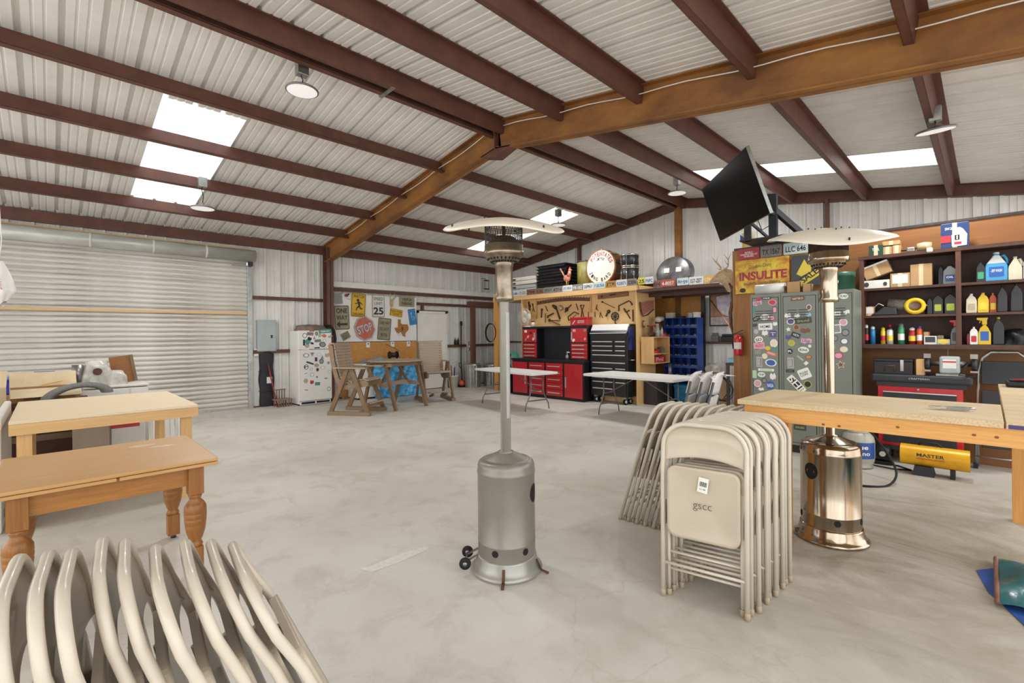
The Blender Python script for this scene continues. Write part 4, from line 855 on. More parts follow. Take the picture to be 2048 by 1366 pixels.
MB().box(bx,lx(7.03)-.002,.2,.22,0,2.5).build('plywood_sheet','ply_tool',t); MB().box(lx(7.03),lx(5.36),.2,.22,0,2.5).build('plywood_sheet','ply_tool',t)
MB().box(bx,bx+.03,.0,.2,0,2.49).build('stud','pine_z',t)
MB().box(.16,bx,1.2,1.22,0,2.5).build('back_sheet','ply_dark_z',t)
MB().box(lx(5.34),lx(5.32),.0,.8,.0,2.49).build('side_sheet','ply_tool',t)
MB().box(lx(5.38),lx(5.34),.8,.84,0,2.5).build('corner_stud','shelf_dark_z',t)
for yy in(.5,1.1): MB().box(lx(5.3),lx(3.55),yy,yy+.04,2.36,2.44).build('joist','shelf_dark',t)
# OSB alcove wall and dividing post
w=thing('osb_sheet','rough orange OSB panel behind the blue parts bins','osb',(10.75,5.86,0),GB); MB().box(0,1.23,0,.02,0,2.42).build('sheet','osb',w); MB().box(1.23,1.31,-.05,.02,0,2.42).build('post','dark_steel',w)
# --- licence plates on the ledge
def plate(px0,px1,mat,txt,label,ink='sign_ink',py=None,X=LX-.022,hz=.148,z0=2.602,tilt=0):
    a=atX(px0,580,X); b=atX(px1,580,X); w=a.y-b.y; o=thing('license_plate',label,'license plate',(X,a.y,z0),GB,'license plates along the loft ledge')
    MB().prism(rrect(w-.008,hz,.015,w/2,hz/2),0,.003).build('plate',mat,o); text(o,txt,w*.8,hz*.5,w/2,hz*.45,ink,-.002,0,.015)
pm('pl_rust','#8f6e60',.6,.2,.25,25,c2='#6f4f42'); pm('pl_grey','#8f8b86',.6,.2,.2,25); pm('pl_white','#d9dadb',.5,.1,.1,20); pm('pl_pale','#c9d8d8',.5,.1,.12,20); pm('pl_orange','#b98440',.6,.1,.2,25); pm('pl_yellow','#d8d35a',.5,.1,.15,25); pm('pl_red','#b3574a',.6,.1,.25,25,c2='#8f4a38'); pm('pl_gold','#d9b04a',.5,.1,.12,20); pm('ink_blue','#3a5f8f',.5); pm('ink_white','#e8e0d8',.5)
PL=[(1021,1037,'pl_white','YO-40A','small white license plate at the left end of the ledge'),(1037,1053,'pl_white','C7-ZZ1','white license plate second from the left end of the ledge'),(1053,1071,'pl_rust','794','rusty brown license plate under the white slabs'),(1071,1087,'pl_rust','V-72','speckled rusty license plate under the black trays'),(1087,1105,'pl_grey','JR27','tan worn license plate under the black trays'),(1105,1125,'pl_grey','4T7-5','dull grey license plate left of the rooster'),(1125,1145,'pl_white','JPC-092A','white license plate with blue letters under the rooster','ink_blue'),(1145,1166,'pl_grey','P3-162','dark grey license plate under the green drum','ink_white'),(1166,1187,'pl_white','DISPPNLY','white license plate with dark letters under the bass drum edge'),(1187,1211,'pl_pale','P OBS-7NUA','pale green license plate under the bass drum','ink_blue'),(1211,1232,'pl_orange','JTE','orange-brown license plate right of the bass drum'),(1232,1254,'pl_white','K0071','white license plate with small emblem under the tom drums','ink_blue'),(1254,1274,'pl_grey','IDEN','pale grey license plate at the loft corner'),(1276,1290,'pl_yellow','25','bright yellow license plate at the loft corner'),(1290,1307,'pl_white','FNPC','white license plate with blue letters just right of the yellow one','ink_blue'),(1307,1321,'pl_rust','EH','brown license plate left of the red ones'),(1321,1351,'pl_red','4-8057','rusty red license plate under the round pan','ink_white'),(1354,1378,'pl_pale','BHJ6','pale blue license plate reading BHJ6','ink_blue'),(1378,1407,'pl_white','557-ZET','white license plate reading 557-ZET'),(1408,1434,'pl_gold','CFN-77','gold license plate beside the deer head','ink_white')]
for d in PL: plate(*d[:5],ink=d[5] if len(d)>5 else 'sign_ink',z0=2.602 if d[0]<1300 else 2.51)
# --- things stored on the loft (deck top 2.53)
DK=2.72
slab_l=['lowest','second lowest','second highest','topmost']
for i in range(4):
    t=thing('folded_table','folded pale plastic table lying on the loft, %s of four'%slab_l[i],'folded table',(9.3,9.45,DK+.11*i),GB+rad(2*(i%2)),'folded tables on the loft'); MB().box(0,.98-.03*(i%2),0,.7,0,.1).build('slab','offwhite' if i>1 else 'panel_grey',t,bevel=.02); MB().box(.1,.2,-.012,0,.02,.06).build('catch','black_plastic',t)
tl=['lowest','second','third','fourth','fifth','sixth','seventh','topmost']
for i in range(8):
    t=thing('black_tray','black plastic tray in the stack beside the rooster, %s of eight'%(tl[i] if i in(0,7) else tl[i]+' from the bottom'),'tray',(9.3,8.4,DK+.081*i),GB+rad([0,3,-2,2,-3,1,4,-1][i]),'stacked black trays'); MB().prism([(.02,0),(.88,0),(.95,.068),(-.05,.068)],0,.6).build('pan','black_plastic',t,bevel=.012); MB().box(-.07,.97,-.02,.62,.068,.077).build('lip','black_metal',t)
# rooster
t=thing('rooster_figurine','painted metal rooster figurine on the loft ledge','figurine',(9.22,7.36,DK+.03),GB)
pm('rooster_pink','#c98f7c',.5,.2,.3,25,c2='#9d5c4a'); 
MB().ball((.0,0,.2),.09,14,10,(1.15,.7,1)).tube([(.05,0,.24),(.085,0,.32),(.09,0,.38)],[.06,.045,.035],10).build('body','rooster_pink',t); MB().ball((.095,0,.4),.038,10,8).build('head','rooster_pink',t)
for k in range(5): MB().tube([(-.07,0,.24),(-.13-.02*k,.0,.34+.03*k),(-.12-.025*k,0,.42-.05*(4-k)*.6)],[.025,.02,.008],6).build('tail_feather','rooster_pink',t)
MB().prism([(.06,.42),(.075,.48),(.09,.45),(.105,.48),(.12,.45),(.13,.42)],-.008,.008).build('comb','red_bar',t); MB().cyl((.13,0,.395),(.165,0,.385),.012,.003,n=8).build('beak','sign_yellow',t)
for s in(-1,1): MB().cyl((.01,s*.03,.0),(.01,s*.03,.14),.008,n=6).build('leg','sign_yellow',t)
MB().box(-.1,.12,-.06,.06,-.03,.0).build('stand','weathered',t)
# barrel, drums, pan
t=thing('fiber_barrel','olive green barrel with worn side on the loft','barrel',(9.62,7.05,DK)); pm('barrel_green','#8f9447',.55,0,.15,4,c2='#6a5a34',stretch=(2,2,.7)); MB().lathe([(.001,0),(.235,0),(.235,.66),(.22,.66),(.22,.62),(.001,.62)],32).build('shell','barrel_green',t); MB().lathe([(.24,.62),(.243,.64),(.24,.66),(.235,.66)],32).build('rim','dark_steel',t); MB().lathe([(.24,.0),(.243,.02),(.24,.04)],32).build('rim','dark_steel',t)
t=thing('bass_drum','old bass drum lettered POTENTATES LITTLE ZING BARD','drum',(9.27,6.39,DK+.41),GB); R=.41
Md=Matrix.Rotation(PI/2,4,'X'); pm('drum_head','#dcd8cc',.55,0,.06,6); wood('drum_shell','#8a5a30','#5f3a1e',0,.45,.6); pm('drum_red','#a8343c',.5,0,.05,9)
MB().lathe([(R-.02,0),(R-.02,-.36)],44,M=Md).build('shell','drum_shell',t); MB().lathe([(.001,.004),(R-.015,.004)],44,M=Md).build('head','drum_head',t); MB().lathe([(R-.02,.012),(R,.012),(R,-.03),(R-.02,-.03),(R-.02,.012)],44,M=Md).build('hoop','oak_z',t); MB().lathe([(R-.02,-.33),(R,-.33),(R,-.37),(R-.02,-.37)],44,M=Md).build('hoop','oak_z',t)
for k in range(10):
    a=2*PI*k/10+.2; MB().bar((R*math.cos(a),-.02,R*math.sin(a)),(R*math.cos(a),.36,R*math.sin(a)),.02,.02).build('tension_rod','steel',t)
def arctext(par,s,r,a0,a1,h,mat,y):
    n=len(s)
    for i,ch in enumerate(s):
        if ch==' ': continue
        a=a0+(a1-a0)*(i/(n-1) if n>1 else .5); rot=a-PI/2 if a0>a1 else a+PI/2
        text(par,ch,h*.62,h,r*math.cos(a),r*math.sin(a),mat,y,rot,.02,'letter')
arctext(t,'POTENTATES',.31,rad(142),rad(20),.1,'drum_red',-.008); arctext(t,'LITTLE',.2,rad(118),rad(62),.055,'sign_ink',-.008); arctext(t,'ZING BARD',.3,rad(205),rad(322),.085,'sign_ink',-.008)
for z,lab,hh in((DK,'lower black tom drum with chrome rims on the loft',.34),(DK+.35,'upper black tom drum stacked on the other',.28)):
    t=thing('tom_drum',lab,'drum',(9.45,5.72,z),GB,'stacked tom drums'); MB().lathe([(.001,.0),(.195,0),(.195,hh),(.001,hh)],28).build('shell','black_plastic',t)
    for q in(.0,hh-.03): MB().lathe([(.2,q),(.208,q+.005),(.208,q+.028),(.2,q+.03)],28).build('rim','chrome',t)
    for k in range(8): a=2*PI*k/8+.2; MB().cyl((.207*math.cos(a),.207*math.sin(a),.03),(.207*math.cos(a),.207*math.sin(a),hh-.03),.007,n=6).box(.2*math.cos(a)-.014,.2*math.cos(a)+.014,.2*math.sin(a)-.014,.2*math.sin(a)+.014,hh/2-.03,hh/2+.03).build('lug','chrome',t)
t=thing('round_wash_pan','large round grey metal pan leaning on edge on the loft, two paper labels inside','pan',(9.5,4.72,2.47+.385),GB,None,(rad(-9),0,GB)); pm('pan_grey','#77767a',.4,.6,.25,7,c2='#55544f')
MB().lathe([(.001,-.0),(.36,0),(.385,.03),(.40,.16),(.41,.165),(.41,.175),(.395,.175),(.38,.03),(.36,.008),(.001,.008)],44,M=Matrix.Scale(.92,4,(0,0,1))@Matrix.Rotation(-PI/2,4,'X')).build('basin','pan_grey',t)
for x in(-.13,.14): MB().box(x-.06,x+.06,-.008,-.002,.0,.1).build('paper_label','label_white',t)
MB().tube([(.3,.15,-.26),(.36,.2,-.32),(.4,.15,-.26)],.01,6).build('handle','pan_grey',t)
# --- old hand tools on the board (board face at x = LX+.2)
TXX=LX+.2-.004
tz=lambda zx,zy:atX(1040+zx/7.062,570+zy/7.062,TXX)
def tool(name,label,pts_list,mat='rusty_iron',wd=.03,th=.018,extra=None,cat=None):
    """bars along outlines seen on the board, each tool one thing"""
    allp=[tz(*q) for pl in pts_list for q in pl]; c=sum((Vector(p) for p in allp),Vector())/len(allp)
    t=thing(name,label,cat or name.replace('_',' '),(TXX,c.y,c.z),GB,'old hand tools on the tool board'); names=['bar','handle','jaw','arm','blade','tip']
    for i,pl in enumerate(pts_list):
        wmax=(wd[i] if isinstance(wd,(list,tuple)) else wd); P=[Vector((c.y-tz(*q).y,-wmax/2,tz(*q).z-c.z)) for q in pl]; w=wd[i] if isinstance(wd,(list,tuple)) else wd
        MB().tube(P,w/2 if not isinstance(w,tuple) else [x/2 for x in w],6).build(names[min(i,5)],mat,t)
    if extra:
        for q,r in extra:
            p=tz(*q); MB().cyl((c.y-p.y,-th,p.z-c.z),(c.y-p.y,-.001,p.z-c.z),r,n=14).build('head','rusty_iron',t)
    return t
tool('hand_drill','small old hand drill at the left end of the tool board',[[(130,235),(140,300),(145,360)]],wd=.05,extra=[((138,300),.04)])
tool('pliers','thin long-nosed pliers beside the hand drill',[[(170,260),(190,320),(205,380)],[(185,260),(190,320),(180,370)]],wd=.018)
tool('wrench','short wrench hung upright near the left of the tool board',[[(312,345),(308,460)]],wd=.035,extra=[((312,350),.035)])
tool('hook','small iron hook above the short wrench',[[(358,300),(375,310),(372,330),(395,370)]],wd=.022)
tool('chisel','narrow chisel below the small hook',[[(362,400),(362,530)]],wd=.022)
tool('monkey_wrench','large monkey wrench hung diagonally',[[(480,285),(525,350),(570,480)],[(475,290),(520,330)]],wd=[.04,.07],extra=[((500,315),.05)])
tool('hatchet','small L-shaped hatchet left of the monkey wrench',[[(390,445),(440,420),(480,400)],[(395,440),(400,465)]],wd=[.035,.045])
tool('shears','open tin shears low on the tool board',[[(420,500),(490,500),(570,500)],[(420,495),(500,535),(570,560)]],wd=.022,extra=[((420,498),.04)])
tool('oil_can','rusty oil can with cream label',[[(575,300),(610,350)]],wd=.1,mat='bone')
tool('egg_beater_drill','round-headed hand drill pointing up right',[[(640,385),(665,345),(700,310),(730,280)]],wd=.03,extra=[((663,345),.055)])
tool('hacksaw','rusty hacksaw frame hung at a slant',[[(690,495),(680,450),(770,380),(835,410)],[(690,500),(800,415)]],wd=[.025,.014])
tool('punch','slim punch right of the oil can',[[(795,265),(825,355)]],wd=.022)
tool('tongs','blacksmith tongs with a triangular top',[[(855,285),(910,285),(880,360),(865,460)],[(855,285),(885,370),(905,455)]],wd=.022)
tool('rod','short iron rod above the red tool case',[[(968,380),(970,455)]],wd=.018)
tool('wood_saw_handle','thin pry tool right of the tongs',[[(1060,380),(1062,450)]],wd=.018)
tool('compass','large iron compass near the middle',[[(1090,275),(1085,330),(1105,365)],[(1090,275),(1075,350)]],wd=.016)
tool('dividers','open iron dividers hung near the compass',[[(1135,385),(1170,465)],[(1135,385),(1130,460)]],wd=.016)
tool('spike','long thin spike sloping under the wooden level',[[(1165,240),(1340,325)]],wd=.016,extra=[((1165,240),.022)])
tool('pipe_wrench','small pipe wrench right of the dividers',[[(1220,445),(1245,390),(1275,375)]],wd=.04,extra=[((1255,375),.045)])
tool('brace_drill','bent brace drill at the upper right of the board',[[(1400,370),(1400,295),(1540,225),(1570,245),(1590,285)]],wd=.03)
tool('trowel_fork','three pronged iron fork at the right of the board',[[(1480,340),(1560,475)],[(1495,385),(1470,330)],[(1510,385),(1550,355)]],wd=.026)
tool('file','tall flat file at the right edge of the board',[[(1598,350),(1600,515)]],wd=.03)
p=tz(1345,443); t=thing('well_pulley','round cast iron pulley hung on the tool board','pulley',(TXX,p.y,p.z),GB,'old hand tools on the tool board'); Mx=Matrix.Rotation(PI/2,4,'X')
MB().lathe([(.085,0),(.1,0),(.1,.02),(.085,.02),(.085,0)],24,M=Mx).build('wheel_rim','black_metal',t); 
for k in range(4): a=k*PI/4; MB().bar((.09*math.cos(a),-.01,.09*math.sin(a)),(-.09*math.cos(a),-.01,-.09*math.sin(a)),.02,.01).build('spoke','black_metal',t)
MB().tube([(0,-.01,-.1),(0,-.01,-.16),(.03,-.01,-.17)],.01,6).build('hook','black_metal',t); MB().lathe([(.001,0),(.03,0),(.03,.025),(.001,.025)],12,M=Mx).build('hub','black_metal',t)
a=tz(240,240); b=tz(1005,195)
t=thing('crosscut_saw','long two-man crosscut saw with teeth upward hung across the tool board','saw',(TXX,a.y,(a.z+b.z)/2),GB,'old hand tools on the tool board'); wl2=a.y-b.y; pm('saw_brown','#7d5a4a',.6,.4,.2,12)
pts=[(0,-.07)]+[(wl2*i/40,(.03 if i%2 else .005)+.05*math.sin(PI*i/40)) for i in range(41)]+[(wl2,-.07)]+[(wl2*(1-i/10),-.07+.05*math.sin(PI*i/10)) for i in range(1,10)]
MB().prism(pts,-.006,-.002).build('blade','saw_brown',t)
for x in(-.0,wl2): MB().cyl((x,-.02,.05),(x,-.02,-.42 if x==0 else -.33),.016,n=8).build('handle','pine_z',t)
a=tz(1110,175); b=tz(1535,140); t=thing('wooden_level','old brown wooden spirit level at the top of the tool board','level',(TXX,a.y,(a.z+b.z)/2),GB,'old hand tools on the tool board',(0,rad(-2),GB)); wl3=a.y-b.y
wood('level_wood','#94684f','#70492f',0); MB().box(0,wl3,-.04,0,-.05,.05).build('stock','level_wood',t,bevel=.004); MB().box(wl3*.4,wl3*.62,-.0415,-.039,.0,.03).build('vial','black_plastic',t); MB().cyl((.12,-.042,0),(.12,-.04,0),.025,n=12).build('inlay','black_plastic',t)
# rusty saw and horseshoe on the loft's side face
SYY=5.3
t=thing('red_hand_saw','old red-painted hand saw blade hung on the loft side','saw',(9.45,SYY-.004,2.1)); MB().prism([(-.3,.12),(.3,.2),(.3,.02),(-.22,-.16),(-.3,.12)],-.006,0).build('blade','rooster_pink',t); MB().tube([(-.31,-.01,.14),(-.27,-.01,-.05),(-.2,-.01,-.17),(.0,-.01,-.14),(.28,-.01,.0)],.012,6).build('frame','rusty_iron',t)
t=thing('horseshoe','rusty horseshoe hook under the red saw','horseshoe',(9.28,SYY-.004,1.76)); MB().tube([(.05*math.cos(rad(q)),-.012,.07*math.sin(rad(q))) for q in range(60,330,20)],.01,6).build('bar','rusty_iron',t)
# --- red workbench cabinet with hutch
pm('cab_red','#c01f2a',.28,0,.04,3,coat=.4); pm('cab_black','#18171a',.4,0,.08,8); pm('bar_silver','#d8d0cc',.3,.6,.03,9); pm('peg_dark','#1d1d26',.55,0,.06,9)
t=thing('red_workbench','red and black steel workbench with drawers and pegboard hutch','workbench',(8.63,8.75,0),GB); W=2.3; Dp=.5
MB().box(0,W,.02,Dp,.0,.9).build('carcass','cab_black',t,bevel=.004); MB().box(-.02,W+.02,-.01,Dp,.9,.945).build('worktop','cab_black',t,bevel=.004)
def handle(par,x0,x1,z,y=-.03,vert=False,m='bar_silver'):
    if vert: return MB().box(x0-.014,x0+.014,y,y+.022,z,x1).build('handle',m,par)
    return MB().box(x0,x1,y,y+.024,z-.011,z+.011).build('handle',m,par)
bw=W/4
for i in range(4):
    x0=i*bw+.03; x1=(i+1)*bw-.03
    if i in(0,3): d=MB().box(x0,x1,0,.02,.07,.86).build('door','cab_red',t,bevel=.004); handle(d,(x1-.05 if i==0 else x0+.05),.55,.3,vert=True)
    else:
        for k in range(5):
            z1=.86-k*.158; d=MB().box(x0,x1,0,.02,z1-.15,z1).build('drawer','cab_red',t,bevel=.004); handle(d,x0+.07,x1-.07,z1-.075)
hx0,hx1=.2,W-.02; cw=.5
MB().box(hx0,hx1,.2,Dp,1.71,1.755).build('hutch_top','cab_black',t); MB().box(hx0+cw,hx1-cw,Dp-.02,Dp,.945,1.71).build('pegboard','peg_dark',t)
hol=MB(); 
for i in range(24):
    for k in range(14): x=hx0+cw+.06+i*.047; z=1.0+k*.047; hol.add([(x-.004,Dp-.0205,z-.004),(x+.004,Dp-.0205,z-.004),(x+.004,Dp-.0205,z+.004),(x-.004,Dp-.0205,z+.004)],[(0,1,2,3)])
hol.build('peg_holes','rubber',t,stuff=1)
for side,(x0,x1) in enumerate(((hx0,hx0+cw),(hx1-cw,hx1))):
    MB().box(x0,x1,.22,Dp,.945,1.71).build('hutch_column','cab_black',t); d=MB().box(x0+.02,x1-.02,.2,.22,1.36,1.69).build('hutch_door','cab_red',t,bevel=.004); handle(d,(x1-.06 if side==0 else x0+.06),1.6,1.42,.172,True)
    for k in range(4): z1=1.33-k*.092; e=MB().box(x0+.02,x1-.02,.2,.22,z1-.085,z1).build('hutch_drawer','cab_red',t,bevel=.003); handle(e,x0+.07,x1-.09,z1-.04,.175)
    for q,(sx,sz_,sw,c) in enumerate(((.12,1.64,.09,'w'),(.3,1.6,.08,'k'),(.2,1.5,.08,'p'),(.12,1.43,.08,'s'),(.38,1.44,.07,'w')) if side==0 else ((.12,1.64,.09,'p'),(.43,1.64,.08,'s'),(.1,1.41,.08,'w'),(.43,1.44,.07,'p'))): sticker(d,x0+sx,sz_,sw,sw*.7,'e' if q%2 else 'r',c,rad(20*q),None,y=.199)
# things on and around it
t=thing('red_tool_case','red metal tool case lying on the hutch top','case',(8.9,7.02,1.755),GB); MB().box(0,.5,0,.2,0,.16).build('body','cab_red',t,bevel=.01); MB().box(-.005,.505,-.005,.205,.16,.2).build('lid','cab_red',t,bevel=.008); text(t,'MILWAUKEE\nHEAVY DUTY',.2,.07,.32,.09,'label_white',-.003,0,.01); MB().prism([(.06,.04),(.14,.13),(.15,.12),(.08,.03)],-.003,-.002).build('bolt_mark','label_white',t)
p=atX(1050,637,8.95); t=thing('desk_fan','round white desk fan on the left of the hutch','fan',(8.98,p.y,1.755),GB); 
for r in(.05,.1,.15,.2,.225): MB().tube([(r*math.cos(2*PI*i/24),-.05-.03*(1-r/.225),.27+r*math.sin(2*PI*i/24)) for i in range(24)],.004,4,closed=True).build('guard_ring','offwhite',t)
for k in range(16): a=2*PI*k/16; MB().tube([(.03*math.cos(a),-.08,.27+.03*math.sin(a)),(.225*math.cos(a),-.05,.27+.225*math.sin(a))],.003,4).build('guard_wire','offwhite',t)
for k in range(3): a=2*PI*k/3; MB().ball((.1*math.cos(a),0,.27+.1*math.sin(a)),.085,10,6,(1,.15,1)).build('blade','label_white',t)
MB().cyl((0,.02,.27),(0,.12,.27),.07,n=14).build('motor','offwhite',t); MB().cyl((0,.07,.03),(0,.07,.24),.02,n=10).build('stem','offwhite',t); MB().lathe([(.001,.035),(.08,.03),(.1,0)],20,(0,.07,0)).build('foot','offwhite',t)
p=atX(1066,650,8.95); t=thing('paint_tins','small white jar beside the desk fan','jar',(8.95,p.y,1.755),GB); MB().lathe([(.001,0),(.05,0),(.05,.11),(.045,.12),(.001,.12)],16).build('jar_body','label_white',t); MB().lathe([(.001,.15),(.05,.15),(.05,.12),(.001,.12)],16).build('lid','dark_steel',t); t.name='white_jar'
p=atX(1137,715,8.8); t=thing('spray_gun','small metal spray gun standing on the red worktop','spray gun',(8.75,p.y,.945),GB); MB().lathe([(.001,0),(.045,0),(.045,.1),(.02,.12)],14).build('cup','steel',t); MB().tube([(-.03,0,.17),(.0,0,.18),(.08,0,.18)],[.02,.022,.012],8).build('gun_body','chrome',t); MB().tube([(0,0,.12),(0,0,.18)],.014,8).build('neck','chrome',t); MB().tube([(-.03,0,.17),(-.05,0,.08)],.014,8).build('grip','black_plastic',t)
t=thing('hose_coil','green garden hose hanging at the left of the red workbench','hose',(8.78,8.98,.55),GB); pm('hose_green','#3f9c84',.4,0,.1,8)
for k in range(5): MB().tube([(-.0+(.15+.012*k)*math.cos(2*PI*i/22),.05+.03*k,.3+(.2+.01*k)*math.sin(2*PI*i/22)) for i in range(22)],.014,6,closed=True).build('loop','hose_green',t)
MB().box(-.05,.05,.0,.25,-.55,.12).build('hose_stand','black_plastic',t)
# --- black rolling tool chest
t=thing('black_tool_chest','tall black rolling tool chest with silver drawer pulls','tool chest',(8.86,6.42,0),GB); W=.97; Dp=.36
MB().box(0,W,.015,Dp,.17,.96).build('cabinet','cab_black',t,bevel=.006); MB().box(0,W,.015,Dp,.98,1.5).build('top_chest','cab_black',t,bevel=.006); MB().box(.0,W,.0,Dp,.96,.98).build('seam','dark_steel',t)
MB().prism([(0,1.5),(Dp,1.5),(Dp,1.76),(.13,1.76),(0,1.58)],0,W,Matrix.Rotation(PI/2,4,'Z')@Matrix.Scale(-1,4,(0,1,0))).build('lid','cab_black',t)
pm('lid_white','#d9d9d6',.4,0,.06,4)
MB().add([(-.0,-.006,1.565),(W-.02,-.006,1.565),(W-.02,.126,1.768),(.0,.126,1.768),(.0,Dp,1.768),(W-.02,Dp,1.768)],[(0,1,2,3),(3,2,5,4)]).build('white_cover','lid_white',t,solid=.004)
def dr(x0,x1,z0,z1): d=MB().box(x0,x1,0,.015,z0,z1).build('drawer','cab_black',t,bevel=.003); handle(d,x0+.02,x1-.02,z1-.02,-.016)
for k in range(3): z=1.4-k*.1; dr(.05,.62,z-.09,z); dr(.66,W-.03,z-.09,z)
dr(.05,W-.03,1.03,1.1); MB().box(.03,W-.03,-.002,.015,1.42,1.5).build('brow','cab_black',t)
for k,z in enumerate((.93,.8,.7,.6)):
    if k==0: dr(.05,W-.03,z-.12,z)
    else: dr(.05,.62,z-.09,z); dr(.66,W-.03,z-.09,z)
dr(.05,.62,.36,.5); dr(.05,.62,.2,.35); dr(.66,W-.03,.2,.5)
pm('chest_blue','#3a4a8c',.3,0,.25,5,c2='#1d2038'); MB().box(W,W+.003,.05,Dp-.03,1.2,1.7).build('side_poster','chest_blue',t); MB().tube([(W,.1,.98),(W+.06,.1,.98),(W+.06,.42,.98),(W,.42,.98)],.012,6).build('push_handle','chrome',t)
for x in(.1,W-.1):
    for y in(.09,Dp-.09):
        c=MB().lathe([(.02,-.022),(.06,-.022),(.062,-.015),(.062,.015),(.06,.022),(.02,.022)],18,(0,0,0),Matrix.Translation((x,y,.064))@Matrix.Rotation(PI/2,4,'Y')@Matrix.Rotation(.5,4,'X')).build('caster','rubber',t); MB().box(x-.04,x+.04,y-.04,y+.04,.12,.17).build('fork','steel',c); MB().cyl((x-.03,y,.064),(x+.03,y,.064),.035,n=12).build('hub','label_white',c)
# --- wooden cubby with tools, things on it
t=thing('wooden_cubby','small pine cubby shelf of power tools beside the black chest','shelf',(9.15,4.98,.90)); W=.72; Dp=.3; H=.58
for x0,x1,z0,z1 in((0,.02,0,H),(W-.02,W,0,H)): MB().box(x0,x1,0,Dp,z0,z1).build('side','pine_z',t)
for z in(0,.2,H-.02): MB().box(.02,W-.02,0,Dp,z,z+.02).build('shelf_board','pine',t)
MB().box(.02,W-.02,Dp-.01,Dp,.02,H-.02).build('back','pine',t)
t=thing('red_toolbox','red tool box with white script lettering in the cubby','toolbox',(9.2,5.02,.92)); MB().box(0,.55,0,.22,0,.13).build('body','cab_red',t,bevel=.01); text(t,'Pml',.3,.09,.28,.065,'label_white',-.003,0,.0)
o=lump('leather_gloves','cab_red',None,.4,.2,.09,(9.42,5.1,1.12),4,18,8,.3); o.name='work_gloves'; tag(o,'red work gloves heaped on the middle cubby shelf','gloves')
o=lump('x','grey_fabric',None,.22,.16,.13,(9.72,5.12,1.12),8,16,8,.3); o.name='grey_rag'; tag(o,'grey rag beside the red gloves in the cubby','rag')
t=thing('cast_dog','white and brown painted cast figure on the pine cubby','figurine',(9.62,5.12,1.48)); MB().ball((0,0,.38),.075,12,8,(1,1,.9)).cyl((-.02,0,.38),(.17,0,.4),.06,.05,n=12).build('head','clear_wrap',t); MB().ball((0,0,.22),.09,12,8,(1,.8,1.1)).build('body','rusty_iron',t)
for x in(-.08,.08): MB().tube([(x*.6,0,.28),(x,-.02,.14),(x*1.1,-.02,0)],[.04,.05,.055],8).build('leg','clear_wrap',t)
t=thing('red_valve','rusty red pipe valve on the pine cubby','valve',(9.32,5.12,1.48)); MB().cyl((0,0,0),(0,0,.22),.035,n=10).build('stem','rusty_iron',t); MB().cyl((-.1,0,.06),(.1,0,.06),.04,n=10).build('pipe','rusty_iron',t); MB().tube([(.09*math.cos(2*PI*i/16),.09*math.sin(2*PI*i/16),.24) for i in range(16)],.016,6,closed=True).bar((-.09,0,.24),(.09,0,.24),.02,.015).build('handwheel','red_bar',t)
o=lump('x','cab_red',None,.2,.16,.09,(9.8,5.1,1.48),6,14,7,.25); o.name='red_cloth'; tag(o,'red cloth at the right end of the cubby top','cloth')
t=thing('black_crate','dark stained wooden crate on the floor by the black chest','crate',(9.3,5.0,0)); wood('crate_dark','#3a332f','#241f1d',2,.6,.8)
for i in range(6): MB().box(.0+i*.11,.1+i*.11,0,.025,0,.52).build('plank','crate_dark',t)
MB().box(0,.66,.025,.3,0,.5).build('core','crate_dark',t)
t=thing('wire_bundle','bundle of pale wires hanging under the cubby','wires',(9.85,5.0,.5)); 
for i in range(6): MB().tube([(.0+.02*i,0,.38),(-.02+.024*i,-.01,.2),(.0+.02*i,0,-.0)],.006,5).build('wire','galv',t)
MB().box(-.02,.14,-.02,.02,-.5,.0).build('wire_stand','crate_dark',t)
# --- blue parts bins
pm('bin_blue','#274a9c',.4,0,.06,5)
t=thing('parts_bins','tall blue steel bin rack full of small fittings','bin rack',(10.3,5.34,.08),GB); W=.8; H=1.82; Dp=.32
MB().box(0,W,Dp-.01,Dp,0,H).build('back','bin_blue',t)
for x in(-.0,W-.012): MB().box(x,x+.012,0,Dp,0,H).build('side','bin_blue',t)
for i in range(1,4): MB().box(i*W/4-.004,i*W/4+.004,.03,Dp,0,H).build('divider','bin_blue',t)
RH=H/8; pm('fittings','#c3c2bd',.4,.4,.2,60,c2='#6a6864')
for k in range(9): MB().box(.012,W-.012,.0,Dp,k*RH-.004 if k else 0,k*RH+.004).build('shelf','bin_blue',t)
for k in range(8): MB().box(.012,W-.012,-.005,.003,k*RH,k*RH+.05).build('lip','bin_blue',t)
rnd=random.Random(5); ft=MB()
for k in range(8):
    for i in range(4):
        for q in range(rnd.randint(3,7)): x=i*W/4+rnd.uniform(.03,.17); ft.cyl((x,.02+rnd.uniform(0,.05),k*RH+.06),(x+rnd.uniform(.01,.03),.04+rnd.uniform(0,.05),k*RH+.06+rnd.uniform(0,.02)),rnd.uniform(.008,.016),n=6)
        ft.box(i*W/4+.02,(i+1)*W/4-.02,.01,.1,k*RH+.01,k*RH+.055)
ft.build('fittings','fittings',t,stuff=1); MB().box(.02,W-.02,.02,Dp,-.08,0).build('base','cab_black',t)
for i,(x,w,h,m_,lab) in enumerate(((.02,.17,.13,'offwhite','white carton at the left end of the blue bin rack top'),(.3,.14,.04,'dark_steel','low dark tray on the middle of the blue bin rack'),(.56,.1,.11,'panel_grey','grey jar box on the right of the blue bin rack'),(.68,.11,.12,'label_white','pale box at the right end of the blue bin rack top'))):
    o=thing('small_box',lab,'box',(10.36,5.34-x,1.904),GB,'boxes on the bin rack'); MB().box(0,w,0,.15,0,h*.8).build('tray',m_,o,bevel=.004); MB().box(-.004,w+.004,-.004,.154,h*.8,h).build('lid',m_,o)
